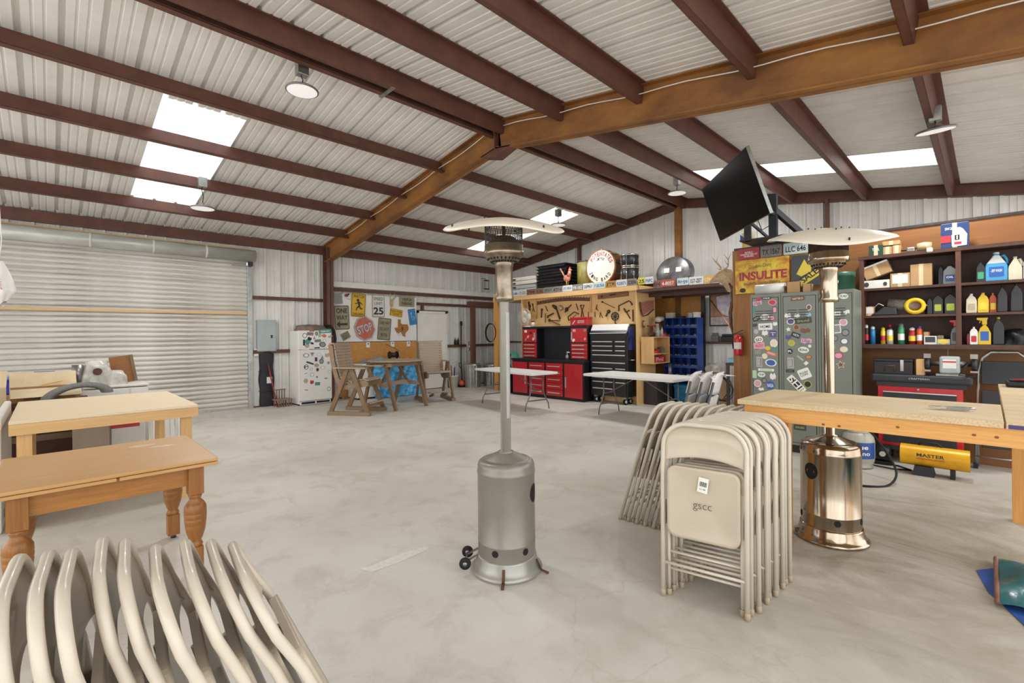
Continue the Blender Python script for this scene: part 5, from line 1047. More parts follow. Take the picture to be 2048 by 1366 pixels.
# --- chest, bucket, bag, carton right of the bins
t=thing('teal_chest','teal blue wooden chest on the floor','chest',(10.0,4.95,0),GB); pm('teal','#1f7fb0',.45,0,.12,6); MB().box(0,.66,0,.32,.05,.33).build('body','teal',t,bevel=.008); MB().box(-.01,.67,-.01,.33,.33,.40).build('lid','teal',t,bevel=.008); MB().box(.05,.61,.02,.3,0,.05).build('plinth','teal',t); text(t,'COOLER',.3,.06,.33,.18,'ink_blue',-.003,0,.0)
t=thing('lidded_bucket','white bucket with a red lid behind the tall carton','bucket',(10.2,4.22,.0)); MB().lathe([(.001,0),(.14,0),(.155,.6),(.15,.6)],24).build('pail','label_white',t); MB().lathe([(.165,.57),(.168,.6),(.165,.66),(.14,.67),(.001,.67)],24).build('lid','cab_red',t); MB().lathe([(.16,.67),(.16,.7),(.001,.7)],24).build('tray','label_white',t)
o=lump('x','clear_wrap',None,.4,.3,.2,(10.2,4.15,.70),9,20,10,.25); o.name='shopping_bag'; tag(o,'crumpled white plastic bag on the lidded bucket','bag')
t=thing('tall_carton','tall narrow cardboard carton standing beside the teal chest','carton',(9.75,4.0,0)); carton(t,.5,.4,.72,'card',False); text(t,'THIS\nEND UP',.1,.1,-.1,.12,'sign_ink',-.203,0,.01)
t=thing('extension_cord','coil of black extension cord hung on the carton','cord',(9.47,3.74,.25),GB)
for k in range(4): MB().tube([(.04*k+.17*math.cos(2*PI*i/20)*(1+.1*math.sin(i+k)),-.03-.015*k,.2+.24*math.sin(2*PI*i/20)) for i in range(20)],.008,5,closed=True).build('loop','rubber',t)
# poster, deer head, bow, extinguisher
t=thing('framed_poster','framed brown and violet poster on the metal wall in the alcove','poster',(10.66,4.42,1.7),GB); MB().box(0,.5,0,.02,0,.74).build('frame','black_plastic',t); pm('poster_brown','#a5754f',.4,0,.3,6,c2='#6d4632'); pm('poster_violet','#a9a4bd',.4,0,.3,9,c2='#dcd6d8'); pm('poster_grey','#8f8484',.4,0,.3,12,c2='#c0b2aa')
MB().box(.03,.47,-.002,0,.03,.71).build('print','poster_brown',t); MB().prism([(.16,.66),(.45,.69),(.46,.2),(.3,.26),(.18,.4)],-.004,-.002).build('pale_area','poster_violet',t); MB().box(.03,.47,-.004,-.002,.03,.2).build('lower_band','poster_grey',t)
t=thing('deer_head','bleached deer head mount with antlers at the loft end','deer mount',(7.85,3.0,2.4),rad(150)); t.scale=(.72,.72,.72)
def hd(u,v):
    a=2*PI*u; P=[(-.12,.26,0.0),(.0,.2,.09),(.14,.13,.1),(.26,.085,.05),(.36,.05,-.02),(.40,.01,-.05)]
    f=v*5; i=min(4,int(f)); w=f-i; x=P[i][0]*(1-w)+P[i+1][0]*w; r=P[i][1]*(1-w)+P[i+1][1]*w; z=P[i][2]*(1-w)+P[i+1][2]*w; return Vector((x,r*.6*math.cos(a),z+r*math.sin(a)))
MB().grid(hd,16,14).build('head','bone',t)
for s in(-1,1):
    MB().ball((.0,s*.15,.2),.07,8,6,(.5,1.2,.5)).build('ear','bone',t)
    an=MB().tube([(.06,s*.05,.2),(.0,s*.12,.32),(.06,s*.2,.44),(.18,s*.2,.56)],[.018,.016,.013,.004],6).build('antler','bone',t)
    for q in(((.0,s*.12,.32),(.1,s*.12,.46)),((.06,s*.2,.44),(.0,s*.22,.6)),((.02,s*.08,.25),(.14,s*.1,.3))): MB().tube(q,[.011,.003],5).build('tine','bone',an)
MB().prism(ell(.2,.3,16,0,.02),-.012,.012,Matrix.Translation((-.14,0,0))@Matrix.Rotation(PI/2,4,'Z')).build('shield','shelf_dark_z',t)
t=thing('archery_bow','dark wooden recurve bow hung at the partition corner','bow',(7.72,2.84,1.9)); P=[ats(x,y,7.42)-Vector((7.72,2.84,1.9)) for x,y in((1458,566),(1466,580),(1466,600),(1460,625),(1462,650),(1468,672),(1470,685))]
MB().tube(P,[.012,.03,.03,.024,.022,.02,.01],8).build('limb','shelf_dark_z',t); MB().tube([P[0],P[-1]],.003,4).build('string','label_white',t)
o=MB().tube([atX(1420,600,10.4)*.97+Vector((.3,.1,.05)),atX(1466,662,8.4)],.012,6).build('pale_stick','rooster_pink',None); o.name='walking_stick'; tag(o,'thin pale pink stick slanting across the poster','stick')
t=thing('fire_extinguisher','red fire extinguisher on the plywood partition edge','fire extinguisher',(7.55,2.69,1.2),GB); MB().lathe([(.001,0),(.06,0),(.063,.02),(.063,.25),(.05,.29),(.022,.31),(.022,.33)],20).build('cylinder','cab_red',t); MB().lathe([(.0635,.1),(.0635,.2)],16,a0=rad(-150),a1=rad(-30)).build('label_band','label_white',t); MB().bar((-.02,0,.35),(.07,0,.39),.02,.012).bar((-.02,0,.335),(.06,0,.33),.02,.012).build('lever','black_metal',t); MB().tube([(-.01,0,.34),(-.07,0,.33),(-.085,.0,.22),(-.075,0,.1)],.009,6).build('hose','rubber',t); MB().box(-.03,.03,.06,.1,.1,.3).build('bracket','black_metal',t)
# workbench with vise in the alcove behind the partition
t=thing('alcove_bench','small metal workbench with clutter behind the partition corner','workbench',(9.3,3.55,0),GB); MB().box(0,.9,0,.6,.92,.97).build('top','dark_steel',t); 
for x in(.03,.87):
    for y in(.03,.57): MB().box(x-.025,x+.025,y-.025,y+.025,0,.92).build('leg','dark_steel',t)
for x,y,w,d,h,m_,n_,lab in((.02,.05,.16,.2,.1,'print_lb','cyan_box','pale cyan box on the alcove bench'),(.05,.35,.35,.2,.28,'offwhite','paper_stack','off-white carton at the back of the alcove bench'),(.22,.08,.2,.2,.2,'black_plastic','dark_tool_bag','dark tool bag on the alcove bench')):
    o=thing(n_,lab,'box' if 'bag' not in n_ else 'bag',(9.3+y,3.55-x,.97),GB); MB().box(0,w,0,d,0,h*.85).build('body',m_,o,bevel=.01); MB().box(-.004,w+.004,-.004,d+.004,h*.85,h).build('lid',m_,o,bevel=.006)
for x,m_,n_,sh,lab in((4.42,'grey_fabric','battery_charger',(.16,.2),'grey charger on the alcove girt shelf, leftmost'),(4.2,'black_plastic','power_drill_case',(.3,.17),'black tool case on the alcove girt shelf, middle'),(3.88,'rusty_iron','ratchet_box',(.16,.12),'rusty box on the alcove girt shelf, rightmost')):
    o=thing(n_,lab,'box',(10.72,x,1.352),GB,'tools on the alcove girt'); MB().box(0,sh[0],0,.1,0,sh[1]*.7).build('body',m_,o,bevel=.01); MB().box(.02,sh[0]-.02,.02,.08,sh[1]*.7,sh[1]).build('top',m_,o,bevel=.008)
# --- white plastic folding tables
def ftable(cx,cy,rz,label,L_=1.95,W_=.74):
    t=thing('folding_table',label,'table',(cx,cy,0),rz,'white folding tables'); pm('ft_white','#e3e2de',.45,0,.03,4); pm('ft_leg','#77716c',.4,.3,.1,9)
    MB().prism(rrect(L_,W_,.06),0,.045,Matrix.Translation((0,0,.74))@Matrix.Rotation(PI/2,4,'X')).build('tabletop','ft_white',t,bevel=.008)
    for s in(-1,1):
        x=s*(L_/2-.28)
        for q in(-1,1): MB().tube([(x,q*.16,.70),(x,q*.16,.42),(x,q*.2,.3),(x,q*.30,.12),(x,q*.32,0)],.0125,8).build('leg','ft_leg',t)
        MB().cyl((x,-.17,.4),(x,.17,.4),.01,n=8).build('crossbar','ft_leg',t); MB().bar((x,-.25,.2),(x,.25,.2),.02,.025).build('crossbar','ft_leg',t)
        MB().bar((x,0,.4),(s*.12,0,.69),.02,.01).build('brace','ft_leg',t); MB().box(x-.03,x+.03,-.2,.2,.69,.70).build('leg_mount','ft_leg',t)
    return t
ftable(7.24,7.28,PI/2+rad(-7.5),'white plastic folding table in front of the red workbench',2.12,.72); ftable(7.8,4.55,PI/2+rad(-4),'white plastic folding table in front of the black tool chest',1.95,.95)
# --- white plastic folding chairs leaning by the lockers
pm('wchair','#e0deda',.4,0,.04,4); pm('wleg','#5b5a5c',.45,.2,.1,6)
for i in range(3):
    t=thing('plastic_chair','white plastic folding chair leaning by the lockers, %s of three'%('left','middle','right')[i],'chair',(6.15+.02*i,2.98-.14*i,0),0,'white folding chairs by the lockers',(rad(-14),0,PI+rad(8)))
    b=MB(); n=10
    def bk(u,v): x=-.22+.44*u; return Vector((x,-.03+.05*(1-(x/.22)**2),.78+.30*v-(.07*abs(x/.22)**4 if v>.9 else 0)))
    b.grid(bk,12,6); b.build('backrest','wchair',t,solid=.015); MB().box(-.2,.2,-.02,.01,.36,.74).build('seat','wchair',t,bevel=.012)
    for s in(-1,1): MB().tube([(s*.23,0,0),(s*.23,0,.95)],.016,8).build('leg','wleg',t); MB().tube([(s*.2,.035,.0),(s*.2,.035,.66)],.014,8).build('rear_leg','wleg',t)
    MB().cyl((-.23,0,.22),(.23,0,.22),.011,n=8).build('crossbar','wleg',t)
t=thing('blue_jug','blue plastic jug behind the white folding chairs','jug',(7.2,3.1,.0)); MB().lathe([(.001,0),(.13,0),(.14,.05),(.14,.6),(.1,.7),(.04,.75),(.04,.78),(.001,.78)],20).build('body','sign_blue',t); MB().lathe([(.045,.77),(.045,.81),(.001,.81)],12).build('cap','label_white',t)
# ================================================================== lockers
pm('locker_grey','#7b8178',.42,.1,.05,4); LKX=6.8
LKY=[2.264,1.89,1.47,1.099]
LLAB=['grey steel locker, leftmost, with HOME and SD stickers','grey steel locker, middle one, with YETI and ROW LOFF stickers','grey steel locker, rightmost, with few stickers']
lockers=[]
for i in range(3):
    W=LKY[i]-LKY[i+1]-.003; H=2.06; t=thing('locker',LLAB[i],'locker',(LKX,LKY[i],0),GB,'grey lockers'); Dp=.45
    MB().box(0,W,.012,Dp,.1,H).build('body','locker_grey',t,bevel=.004); MB().box(.02,W-.02,.05,Dp-.03,0,.1).build('plinth','black_metal',t)
    d=MB().box(.03,W-.03,0,.012,.14,H-.05).build('door','locker_grey',t,bevel=.003); MB().box(.024,W-.024,.0095,.0125,.134,H-.044).build('door_gap','rubber',t)
    for k in range(5):
        for x in(W*.32,W*.62): MB().box(x-.05,x+.05,-.006,.001,1.83-k*.032,1.838-k*.032).build('louver','black_metal',d)
    hp=MB().box(.07,.15,-.006,.002,1.08,1.23).build('handle_plate','steel',d,bevel=.003); MB().box(.09,.13,-.02,-.005,1.11,1.2).build('latch','steel',hp,bevel=.003)
    lockers.append((t,d))
def lz(zx,zy,f=5.4667,ox=1490,oy=570): return atX(ox+zx/f,oy+zy/f,LKX)
def lst(li,zx,zy,w,h,sh,c,r=0,txt=None,tc='k',ring=None,f=5.4667,ox=1490,oy=570,th=None,tw=None):
    p=lz(zx,zy,f,ox,oy); k=(p.x*_c+p.y*_s)/938.5/f; sticker(lockers[li][1],LKY[li]-p.y,p.z,w*k*.83,h*k,sh,c,rad(r),txt,tc,ring,th=th,tw=tw)
for d in [(135,200,110,60,'f','p',5,'USA','b'),(150,155,60,40,'e','r'),(235,145,110,30,'r','dk',0,'FIRE','w'),(298,190,105,65,'e','p',-8,None,'k','r'),(100,280,30,90,'r','g'),(325,272,50,70,'r','dk',0,None,'k','p'),(122,370,85,45,'r','k',25,'YETI','w'),(218,350,110,62,'e','w',4,'BOHA','dk'),(298,360,60,60,'e','r',0,None,'k','p'),(110,440,60,45,'b','dk',10),(222,455,170,72,'r','w',2,'HOME','k',None),(330,425,55,50,'b','w',0,None),(122,510,68,65,'e','sal',0,None,'k','lb'),(218,525,75,65,'b','w',0,None),(306,535,85,75,'r','v',-3,'T','w',None),(150,598,105,75,'e','w',10,'SD','k',None),(315,638,92,92,'e','w',0,None,'k','c'),(155,665,135,75,'r','p',8,'WILDCAT','r'),(250,690,68,48,'e','y',5),(325,705,70,45,'r','g',-18),(140,728,75,55,'r','s',2,None),(290,750,130,45,'r','sal',-18,'BANDERA','w'),(215,778,70,62,'e','c'),(283,850,138,82,'e','w',-6,None,'k','b'),(230,928,190,28,'r','w',0,None,'k','lg'),(105,975,50,85,'r','lg'),(180,980,95,55,'e','w',0,'YNP','dk'),(305,1000,75,80,'b','w',0),(212,1045,62,58,'e','k',0,None,'k','s'),(138,1075,92,80,'e','w',0,None,'k','p'),(278,1098,105,95,'e','b',0,'NASA','w'),(178,1138,70,40,'b','w',0)]:
    lst(0,*d)
for d in [(577,148,165,45,'r','n',2,'RAFTER D','c'),(698,245,58,65,'e','w',0,None,'k','n'),(468,335,80,55,'b','w'),(570,335,70,45,'b','w'),(695,325,65,45,'b','lb'),(500,400,95,70,'e','w',8,None,'k','v'),(637,390,195,62,'r','dk',5,'SHURE','gr'),(475,485,70,60,'s','w',8),(562,463,72,62,'e','o',0,None,'k','n'),(660,500,120,62,'b','n',0),(555,548,105,52,'r','k',-22,'YETI','w'),(475,572,75,55,'b','v',0),(670,612,125,65,'f','p',-8,'USA','b'),(508,635,78,66,'e','y',0,None,'k','gr'),(708,668,48,42,'e','s',0,None,'k','w'),(640,710,128,68,'e','w',-6,'BOHA','dk'),(492,725,64,60,'e','k',0,'R','w'),(605,800,110,28,'r','s',-42,'SWAMPS','w'),(668,855,50,48,'r','s',-42,None,'k','w'),(694,788,76,42,'e','n',6,None,'k','o'),(494,940,98,30,'r','k',0,'CLIMPER','s'),(650,970,140,110,'r','w',24,'ROW\nLOFF.','k',None),(562,1082,90,210,'r','w',42,None,'k','k'),(562,1082,60,150,'r','k',42,None),(685,1085,95,82,'e','gr',0,None,'k','k')]:
    lst(1,*d)
text(lockers[1][1],'SHU',.13,.05,0,0,'print_w') if False else None
p=lz(555,1075); text(lockers[1][1],'SHI',.2,.075,LKY[1]-p.y,p.z,'print_w',-.005,rad(-48),.02)
for d in [(810,452,65,38,'e','w',-8,'SURF','dk',None),(762,570,55,26,'r','w',0,'US','dk'),(830,560,42,35,'f','w'),(808,630,58,50,'e','w',0,None,'k','p'),(762,675,60,60,'r','w',6,None,'k','s'),(822,700,55,48,'e','db',0,None,'k','s'),(752,740,42,42,'e','db',0,None,'k','s'),(815,760,55,42,'e','v',4,None,'k','w'),(740,800,20,25,'r','c'),(812,815,55,40,'e','c',0,None),(775,858,65,45,'e','r',0,None,'k','p'),(790,920,68,60,'s','c',10,None,'k','n'),(738,1000,25,45,'e','v')]:
    lst(2,*d,f=3.414,ox=1450,oy=460)
p=atX(1600,855,LKX); sticker(lockers[1][1],LKY[1]-p.y,p.z,.14,.07,'r','dk',0,'SHURE','gr')
# things on the lockers
t=thing('foil_roll','thick silver roll lying on the left locker','roll',(6.98,2.24,2.06+.075),GB); MB().cyl((0,0,0),(.36,0,0),.075,n=24).build('roll','lid_white',t); MB().cyl((.36,0,0),(.365,0,0),.03,n=12).build('core','card',t)
for x,w,h,lab in((1.84,.16,.14,'small cardboard box on the middle locker, left one'),(1.66,.1,.1,'smaller cardboard box on the middle locker, right one')):
    t=thing('small_carton',lab,'carton',(6.95,x-w/2,2.06),GB,'small cartons on the lockers'); carton(t,w,.14,h,'card',False)
t=thing('hat_box','dark green round tin on the right locker','tin',(7.02,1.3,2.06)); pm('tin_green','#2f5a46',.4,0,.15,9); MB().lathe([(.001,0),(.17,0),(.17,.16),(.175,.16),(.175,.22),(.001,.23)],28).build('tin','tin_green',t); MB().prism(ell(.07,.07,14,.0,.1),-.173,-.171,Matrix.Rotation(GB,4,'Z')).build('label','print_c',t)
# --- tin advertising signs and plates at the partition top
def rusty_yellow():
    m,nt,b=newmat('rusty_yellow'); f=noise(nt,coords(nt,(1,1,1)),4.5,6,.68,.8); c=ramp(nt,f,[(.42,'#dcc23c'),(.52,'#c98f2c'),(.64,'#a5682a')]); L(nt,c,b.inputs['Base Color']); b.inputs['Roughness'].default_value=.5; MATS['rusty_yellow']=m
rusty_yellow()
SX=7.626
t=thing('tin_sign','large rusty yellow tin sign with faded red INSULITE lettering','sign',(SX,2.75,2.15),GB); MB().box(0,.75,-.006,0,0,.51).build('sheet','rusty_yellow',t); text(t,'INSULITE',.66,.13,.39,.26,'drum_red',-.008,0,.04); text(t,'Double-Duty',.32,.07,.36,.4,'shelf_brown' if 'shelf_brown' in MATS else 'print_n',-.008,rad(2),.0); text(t,'builds   insulates',.5,.05,.38,.15,'sign_ink',-.008,rad(1),.0); MB().prism(ell(.09,.07,16,.11,.05),-.008,-.007).build('emblem','sign_ink',t)
t=thing('tin_sign','yellow and black tin sign with slanted SALES lettering, half hidden by the heater','sign',(SX-.002,1.97,2.2),GB); MB().box(0,.42,-.006,0,0,.44).build('sheet','print_dk',t); MB().prism([(.02,.02),(.4,.3),(.4,.18),(.16,.02)],-.008,-.006).build('slanted_band','print_y',t); MB().prism([(.06,.18),(.16,.38),(.2,.3),(.26,.34),(.24,.2),(.12,.14)],-.008,-.006).build('yellow_shape','print_y',t); text(t,'SALES',.3,.09,.24,.16,'sign_ink',-.0095,rad(36),.02)
for px0,px1,m_,tx,ink,lab in((1477,1520,'drum_red','RAFTER D\nCONSTRUCTION, LLC\n254-486-0002','print_w','dark red RAFTER D construction plate on the partition top'),(1521,1565,'pl_grey','TX 1567','sign_ink','old grey TX 1567 license plate on the partition top'),(1567,1618,'pl_pale','LLC 646','sign_ink','pale blue-green LLC 646 license plate on the partition top')):
    plate(px0,px1,m_,tx,lab,ink,X=SX-.004,hz=.165,z0=2.672)
t=thing('coffee_can','old paper-labelled can on top of the partition','can',(7.69,2.57,2.86),GB); MB().lathe([(.001,0),(.085,0),(.1,.22),(.102,.23),(.09,.23),(.08,.02),(.001,.02)],20).build('can','print_c',t); MB().prism([(-.09,.1),(-.02,.12),(-.09,.2)],-.104,-.1).build('blue_mark','ink_blue',t); MB().lathe([(.087,.01),(.094,.08)],20).build('yellow_band','print_y',t)
# --- wall shelf unit
SFX=7.3; t=thing('storage_shelf','dark brown wall shelf unit full of oil jugs and spray cans','shelf',(SFX,1.13,0),GB); W=2.0; Dp=.33; lY=lambda Y:1.13-Y
for x0 in(0,.885,1.96): MB().box(x0,x0+.045,0,Dp if x0 else Dp,1.36,2.45).build('upright','shelf_dark_z',t)
MB().box(-.01,W,-.005,Dp,2.45,2.49).build('top_board','shelf_dark',t); MB().box(0,W,-.006,Dp,1.34,1.39).build('bottom_board','shelf_dark',t)
SZ=[1.39,1.745,2.085,2.49]
for z in(1.745,2.085): 
    for x0,x1 in((.045,.885),(.93,1.96)): MB().box(x0,x1,.005,Dp,z-.028,z).build('shelf_board','shelf_dark',t)
MB().box(.045,W-.045,Dp-.012,Dp,1.36,2.45).build('back_panel','shelf_back',t)
pm('blk_jug','#26262a',.35,0,.05,6); pm('grey_jug','#6b6d70',.35,.2,.06,6); pm('cream_jug','#d8cfb8',.45,0,.08,6); pm('yel_jug','#e0bb1c',.35,0,.05,6); pm('wash_blue','#3d98cc',.15,0,.05,4); pm('clear_jug','#c8cbc8',.2,0,.05,5); pm('can_red','#b5262f',.3,.2,.05,6); pm('can_blue','#2f86c4',.3,.2,.05,6); pm('can_yel','#e2c93a',.3,.2,.05,6); pm('can_white','#e2e2de',.3,.2,.05,6); pm('can_green','#3fa070',.3,.2,.05,6); pm('or_bottle','#dd5a22',.35,0,.05,6); pm('purple_cap','#4a3a80',.4)
ZF=4.878
def spos(z0,z1,row,off=.06):
    """left/right image columns -> centre, width on the shelf"""
    X=SFX+off; a=atX(1680+z0/ZF,600,X); b=atX(1680+z1/ZF,600,X); return X,(a.y+b.y)/2,a.y-b.y,SZ[row]
def hpx(px,X,Y): return px/ZF*(X*_c+Y*_s)/938.5
def jug(z0,z1,hz,row,mat,label,kind='oil',lab=None,cap='black_plastic',off=.06,txt=None):
    X,Y,w,z=spos(z0,z1,row,off); h=hpx(hz,X,Y); d=min(w*.6,.14); t=thing('oil_jug' if kind!='bottle' else 'spray_bottle',label,'jug' if kind!='bottle' else 'spray bottle',(X+d/2,Y,z),GB,'bottles and jugs on the wall shelf')
    if kind=='oil': sh=[(-.5,0),(.5,0),(.5,.72),(.3,.86),(.14,.9),(.14,.95),(-.14,.95),(-.14,.9),(-.32,.86),(-.5,.72)]
    elif kind=='square': sh=[(-.48,0),(.48,0),(.5,.1),(.5,.62),(.38,.78),(.12,.9),(.12,.94),(-.18,.94),(-.18,.9),(-.46,.7),(-.5,.1)]
    elif kind=='gallon': sh=[(-.5,0),(.5,0),(.5,.5),(.44,.6),(.12,.9),(.12,.94),(-.12,.94),(-.12,.9),(-.46,.6),(-.5,.5)]
    else: sh=[(-.5,0),(.5,0),(.5,.42),(.3,.62),(.14,.7),(.14,.74),(-.14,.74),(-.14,.7),(-.36,.62),(-.5,.42)]
    MB().prism([(x*w,q*h) for x,q in sh],-d/2,d/2).build('body',mat,t,bevel=min(.018,w*.12),seg=3)
    if kind=='bottle':
        MB().prism([(-.2*w,.74*h),(.2*w,.74*h),(.2*w,.9*h),(.3*w,h),(-.62*w,h),(-.62*w,.92*h),(-.2*w,.88*h)],-.018,.018).build('trigger_head',cap,t,bevel=.004); MB().tube([(-.3*w,0,.9*h),(-.4*w,0,.8*h)],.006,5).build('trigger',cap,t)
    else: MB().lathe([(.14*w,.93*h),(.15*w,.935*h),(.15*w,h),(.001,h)],14).build('cap',cap,t)
    if kind=='gallon': MB().tube([(.2*w,0,.84*h),(.34*w,0,.88*h),(.46*w,0,.74*h),(.48*w,0,.58*h)],.013,7).build('handle',mat,t)
    if lab:
        l=MB().prism(rrect(w*.66,h*.34,.008,0,h*.32),-d/2-.002,-d/2).build('label',lab,t)
        if txt: text(l,txt,w*.5,h*.1,0,h*.36,'print_w',-d/2-.003,0,.01)
    return t,w,h,d
def can_(z0,z1,hz,mat,label,cap='can_white',band=None,row=0,off=.05):
    X,Y,w,z=spos(z0,z1,row,off); h=hpx(hz,X,Y); r=w/2*.95; t=thing('spray_can',label,'spray can',(X+r,Y,z),GB,'spray cans on the bottom shelf')
    MB().lathe([(.001,0),(r,0),(r,h*.76),(r*.7,h*.84),(r*.68,h*.85)],18).build('can',mat,t); MB().lathe([(r*.78,h*.83),(r*.78,h*.95),(r*.6,h*.97),(r*.35,h*.975),(r*.35,h),(.001,h)],14).build('cap',cap,t)
    if band: MB().lathe([(r+.001,h*.2),(r+.001,h*.5)],18).build('band',band,t)
    return t
def sbox(z0,z1,hz,row,mat,label,name='carton',off=.05,d=.2,lab=None,rot=None,lift=0.):
    X,Y,w,z=spos(z0,z1,row,off); h=hpx(hz,X,Y); t=thing(name,label,'box',(X,Y,z+lift),GB,None,rot or (0,0,GB)); MB().box(-w/2,w/2,0,d,0,h).build('body',mat,t,bevel=.003); MB().box(-.02,.02,-.001,d+.001,.001,h+.001).build('tape',mat if mat=='label_white' else 'card_light',t)
    if lab: MB().box(-w*.4,w*.4,-.002,0,h*.25,h*.9).build('label',lab,t)
    return t,w,h
# row above the unit
pm('green_box','#23453a',.5,0,.1,9)
t,w,h=sbox(285,425,105,3,'green_box','dark green printed box on top of the wall shelf','printed_box',d=.15); text(t,'TOOL',w*.5,h*.25,0,h*.6,'print_w',-.003)
sbox(425,510,80,3,'card','left small cardboard box on top of the wall shelf',off=.06,d=.16); sbox(515,598,85,3,'card','right small cardboard box on top of the wall shelf',off=.06,d=.16); sbox(418,590,40,3,'card','flat cardboard box lying across two small boxes on the wall shelf',off=.07,d=.14,lift=.118)
X,Y,w,z=spos(700,885,3,.02); t=thing('rubber_mallet','mallet and grey clamp lying on the wall shelf top','mallet',(X+.05,Y,z),GB); MB().lathe([(.001,-.07),(.045,-.065),(.055,0),(.045,.065),(.001,.07)],14,(0,0,0),Matrix.Translation((.03,0,.055))@Matrix.Rotation(PI/2,4,'Y')).build('head','bone',t); MB().cyl((-.4,.05,.03),(.0,0,.05),.014,n=8).build('handle','shelf_dark',t); MB().box(-.13,-.05,-.06,.0,0,.06).build('clamp','steel',t,bevel=.012); MB().box(.05,.11,-.09,-.02,-.03,.03).build('clamp_jaw','clear_wrap',t,bevel=.015)
t,w,h=sbox(990,1265,240,3,'print_db','blue motor oil carton reading 5W-20 on top of the wall shelf','oil_carton',off=.0,d=.2); 
MB().prism([(x*w,q*h) for x,q in((-.1,.04),(.42,.06),(.44,.5),(.3,.72),(.2,.8),(.1,.8),(.0,.62),(-.12,.5))],-.004,-.002).build('jug_picture','can_white',t); MB().box(-.5*w,-.14*w,-.005,-.002,.22*h,.5*h).build('red_band','print_r',t); text(t,'5W-20',.3*w,.11*h,-.2*w,.78*h,'print_w',-.004,0,.02); MB().box(.0,.17*w,-.006,-.004,.3*h,.5*h).build('logo_box','print_k',t); text(t,'1',.05*w,.15*h,.085*w,.4*h,'print_w',-.0075,0,.02); MB().box(-.02*w,.24*w,-.006,-.004,.12*h,.22*h).build('red_label','print_r',t)
# first row
t,w,h=sbox(250,520,110,2,'card','tilted cardboard carton with torn white paper on the top shelf',rot=(0,rad(-20),GB),lift=.155,d=.18); MB().box(-w/2-.02,w/2,-.004,.184,h,h+.02).build('torn_paper','label_white',t)
t,w,h=sbox(225,485,80,2,'label_white','flat white printed box at the left of the top shelf','white_box',d=.25); MB().prism(ell(.05,.06,12,-w*.36,h*.5),-.003,-.001).build('cup_print','print_dk',t); MB().prism(ell(.04,.05,12,w*.34,h*.5),-.003,-.001).build('cup_print','print_dk',t)
sbox(492,684,135,2,'card','cardboard box with large white label on the top shelf',lab='label_white'); sbox(688,900,212,2,'card','tall plain cardboard cube on the top shelf')
jug(960,1010,190,2,'blk_jug','black oil jug behind the grey one on the top shelf',off=.12); jug(1005,1148,185,2,'grey_jug','grey motor oil jug next to the shelf divider','square','print_db',txt='OIL')
jug(1330,1420,200,2,'blk_jug','black bottle with green label left of the blue washer jug','square','can_green')
t,w,h,d=jug(1420,1640,285,2,'wash_blue','gallon jug of blue washer fluid on the top shelf','gallon','print_b','can_white',txt='-20F WASH')
MB().prism([(x*w*1.01,q*h) for x,q in((-.47,.585),(.45,.585),(.12,.9),(-.12,.9))],-d/2-.001,d/2+.001).build('clear_top','clear_jug',t,bevel=.01)
jug(1645,1782,230,2,'cream_jug','cream plastic jug right of the blue washer jug','gallon',None,'cream_jug'); jug(1790,1900,240,2,'can_white','white jug at the right edge of the top shelf','square')
# second row
sbox(248,332,90,1,'card','small open box with papers at the left of the middle shelf',lab='label_white',d=.1)
X,Y,w,z=spos(290,560,1,.03); t=thing('black_tray_tool','black plastic tray with a cable on the middle shelf','tray',(X,Y,z),GB); MB().prism([(-w/2,0),(w/2,0),(w/2*.9,.09),(0,.11),(-w/2*.5,.05)],0,.16).build('shell','blk_jug',t,bevel=.012); MB().tube([(-.1,.05,.1),(-.05,.03,.15),(.0,.02,.12)],.005,5).build('cable','label_white',t)
X,Y,w,z=spos(470,800,1,.15); t=thing('mesh_roll','roll of grey wire mesh lying on the middle shelf','roll',(X,Y,z+.12),GB,None,(0,rad(8),GB)); pm('mesh_grey','#a39a90',.7,.2,.25,60); MB().cyl((-w/2,0,.0),(w/2,0,0),.07,n=18).build('roll','mesh_grey',t); MB().box(-.2,.2,-.02,.06,-.12,-.06).build('wood_rest','shelf_dark',t)
X,Y,w,z=spos(640,815,1,.0); t=thing('yellow_funnel','round yellow plastic drain funnel on the middle shelf','funnel',(X+.05,Y,z+.1),GB,None,(rad(-8),0,GB)); MB().lathe([(.06,.02),(.068,.03),(.098,.02),(.1,0),(.095,-.06),(.08,-.08),(.001,-.08),(.001,-.07),(.06,-.05),(.06,.02)],28,M=Matrix.Rotation(PI/2,4,'X')).build('bowl','yel_jug',t); MB().tube([(.095,.02,.02),(.13,.03,-.03),(.1,.04,-.08)],.005,5).build('bail','steel',t)
jug(850,900,165,1,'blk_jug','slim black bottle right of the yellow funnel','oil'); jug(905,1005,190,1,'blk_jug','black oil bottle with yellow-green label, left of a pair','oil','print_gr'); jug(1018,1135,200,1,'blk_jug','black oil bottle with yellow-green label, right of a pair','oil','print_gr')
jug(1228,1335,188,1,'cream_jug','cream bottle just right of the shelf divider','square','print_t','can_white'); jug(1340,1452,195,1,'yel_jug','bright yellow jug on the middle shelf','square','can_yel','yel_jug'); jug(1455,1530,190,1,'or_bottle','orange-yellow patterned jug behind the yellow one','oil','can_yel','yel_jug',.12); jug(1532,1635,255,1,'blk_jug','large black jug on the middle shelf, left of two','square'); jug(1660,1785,280,1,'blk_jug','large black jug on the middle shelf, right of two','square'); jug(1800,1890,200,1,'can_green','green jug at the right edge of the middle shelf','square')
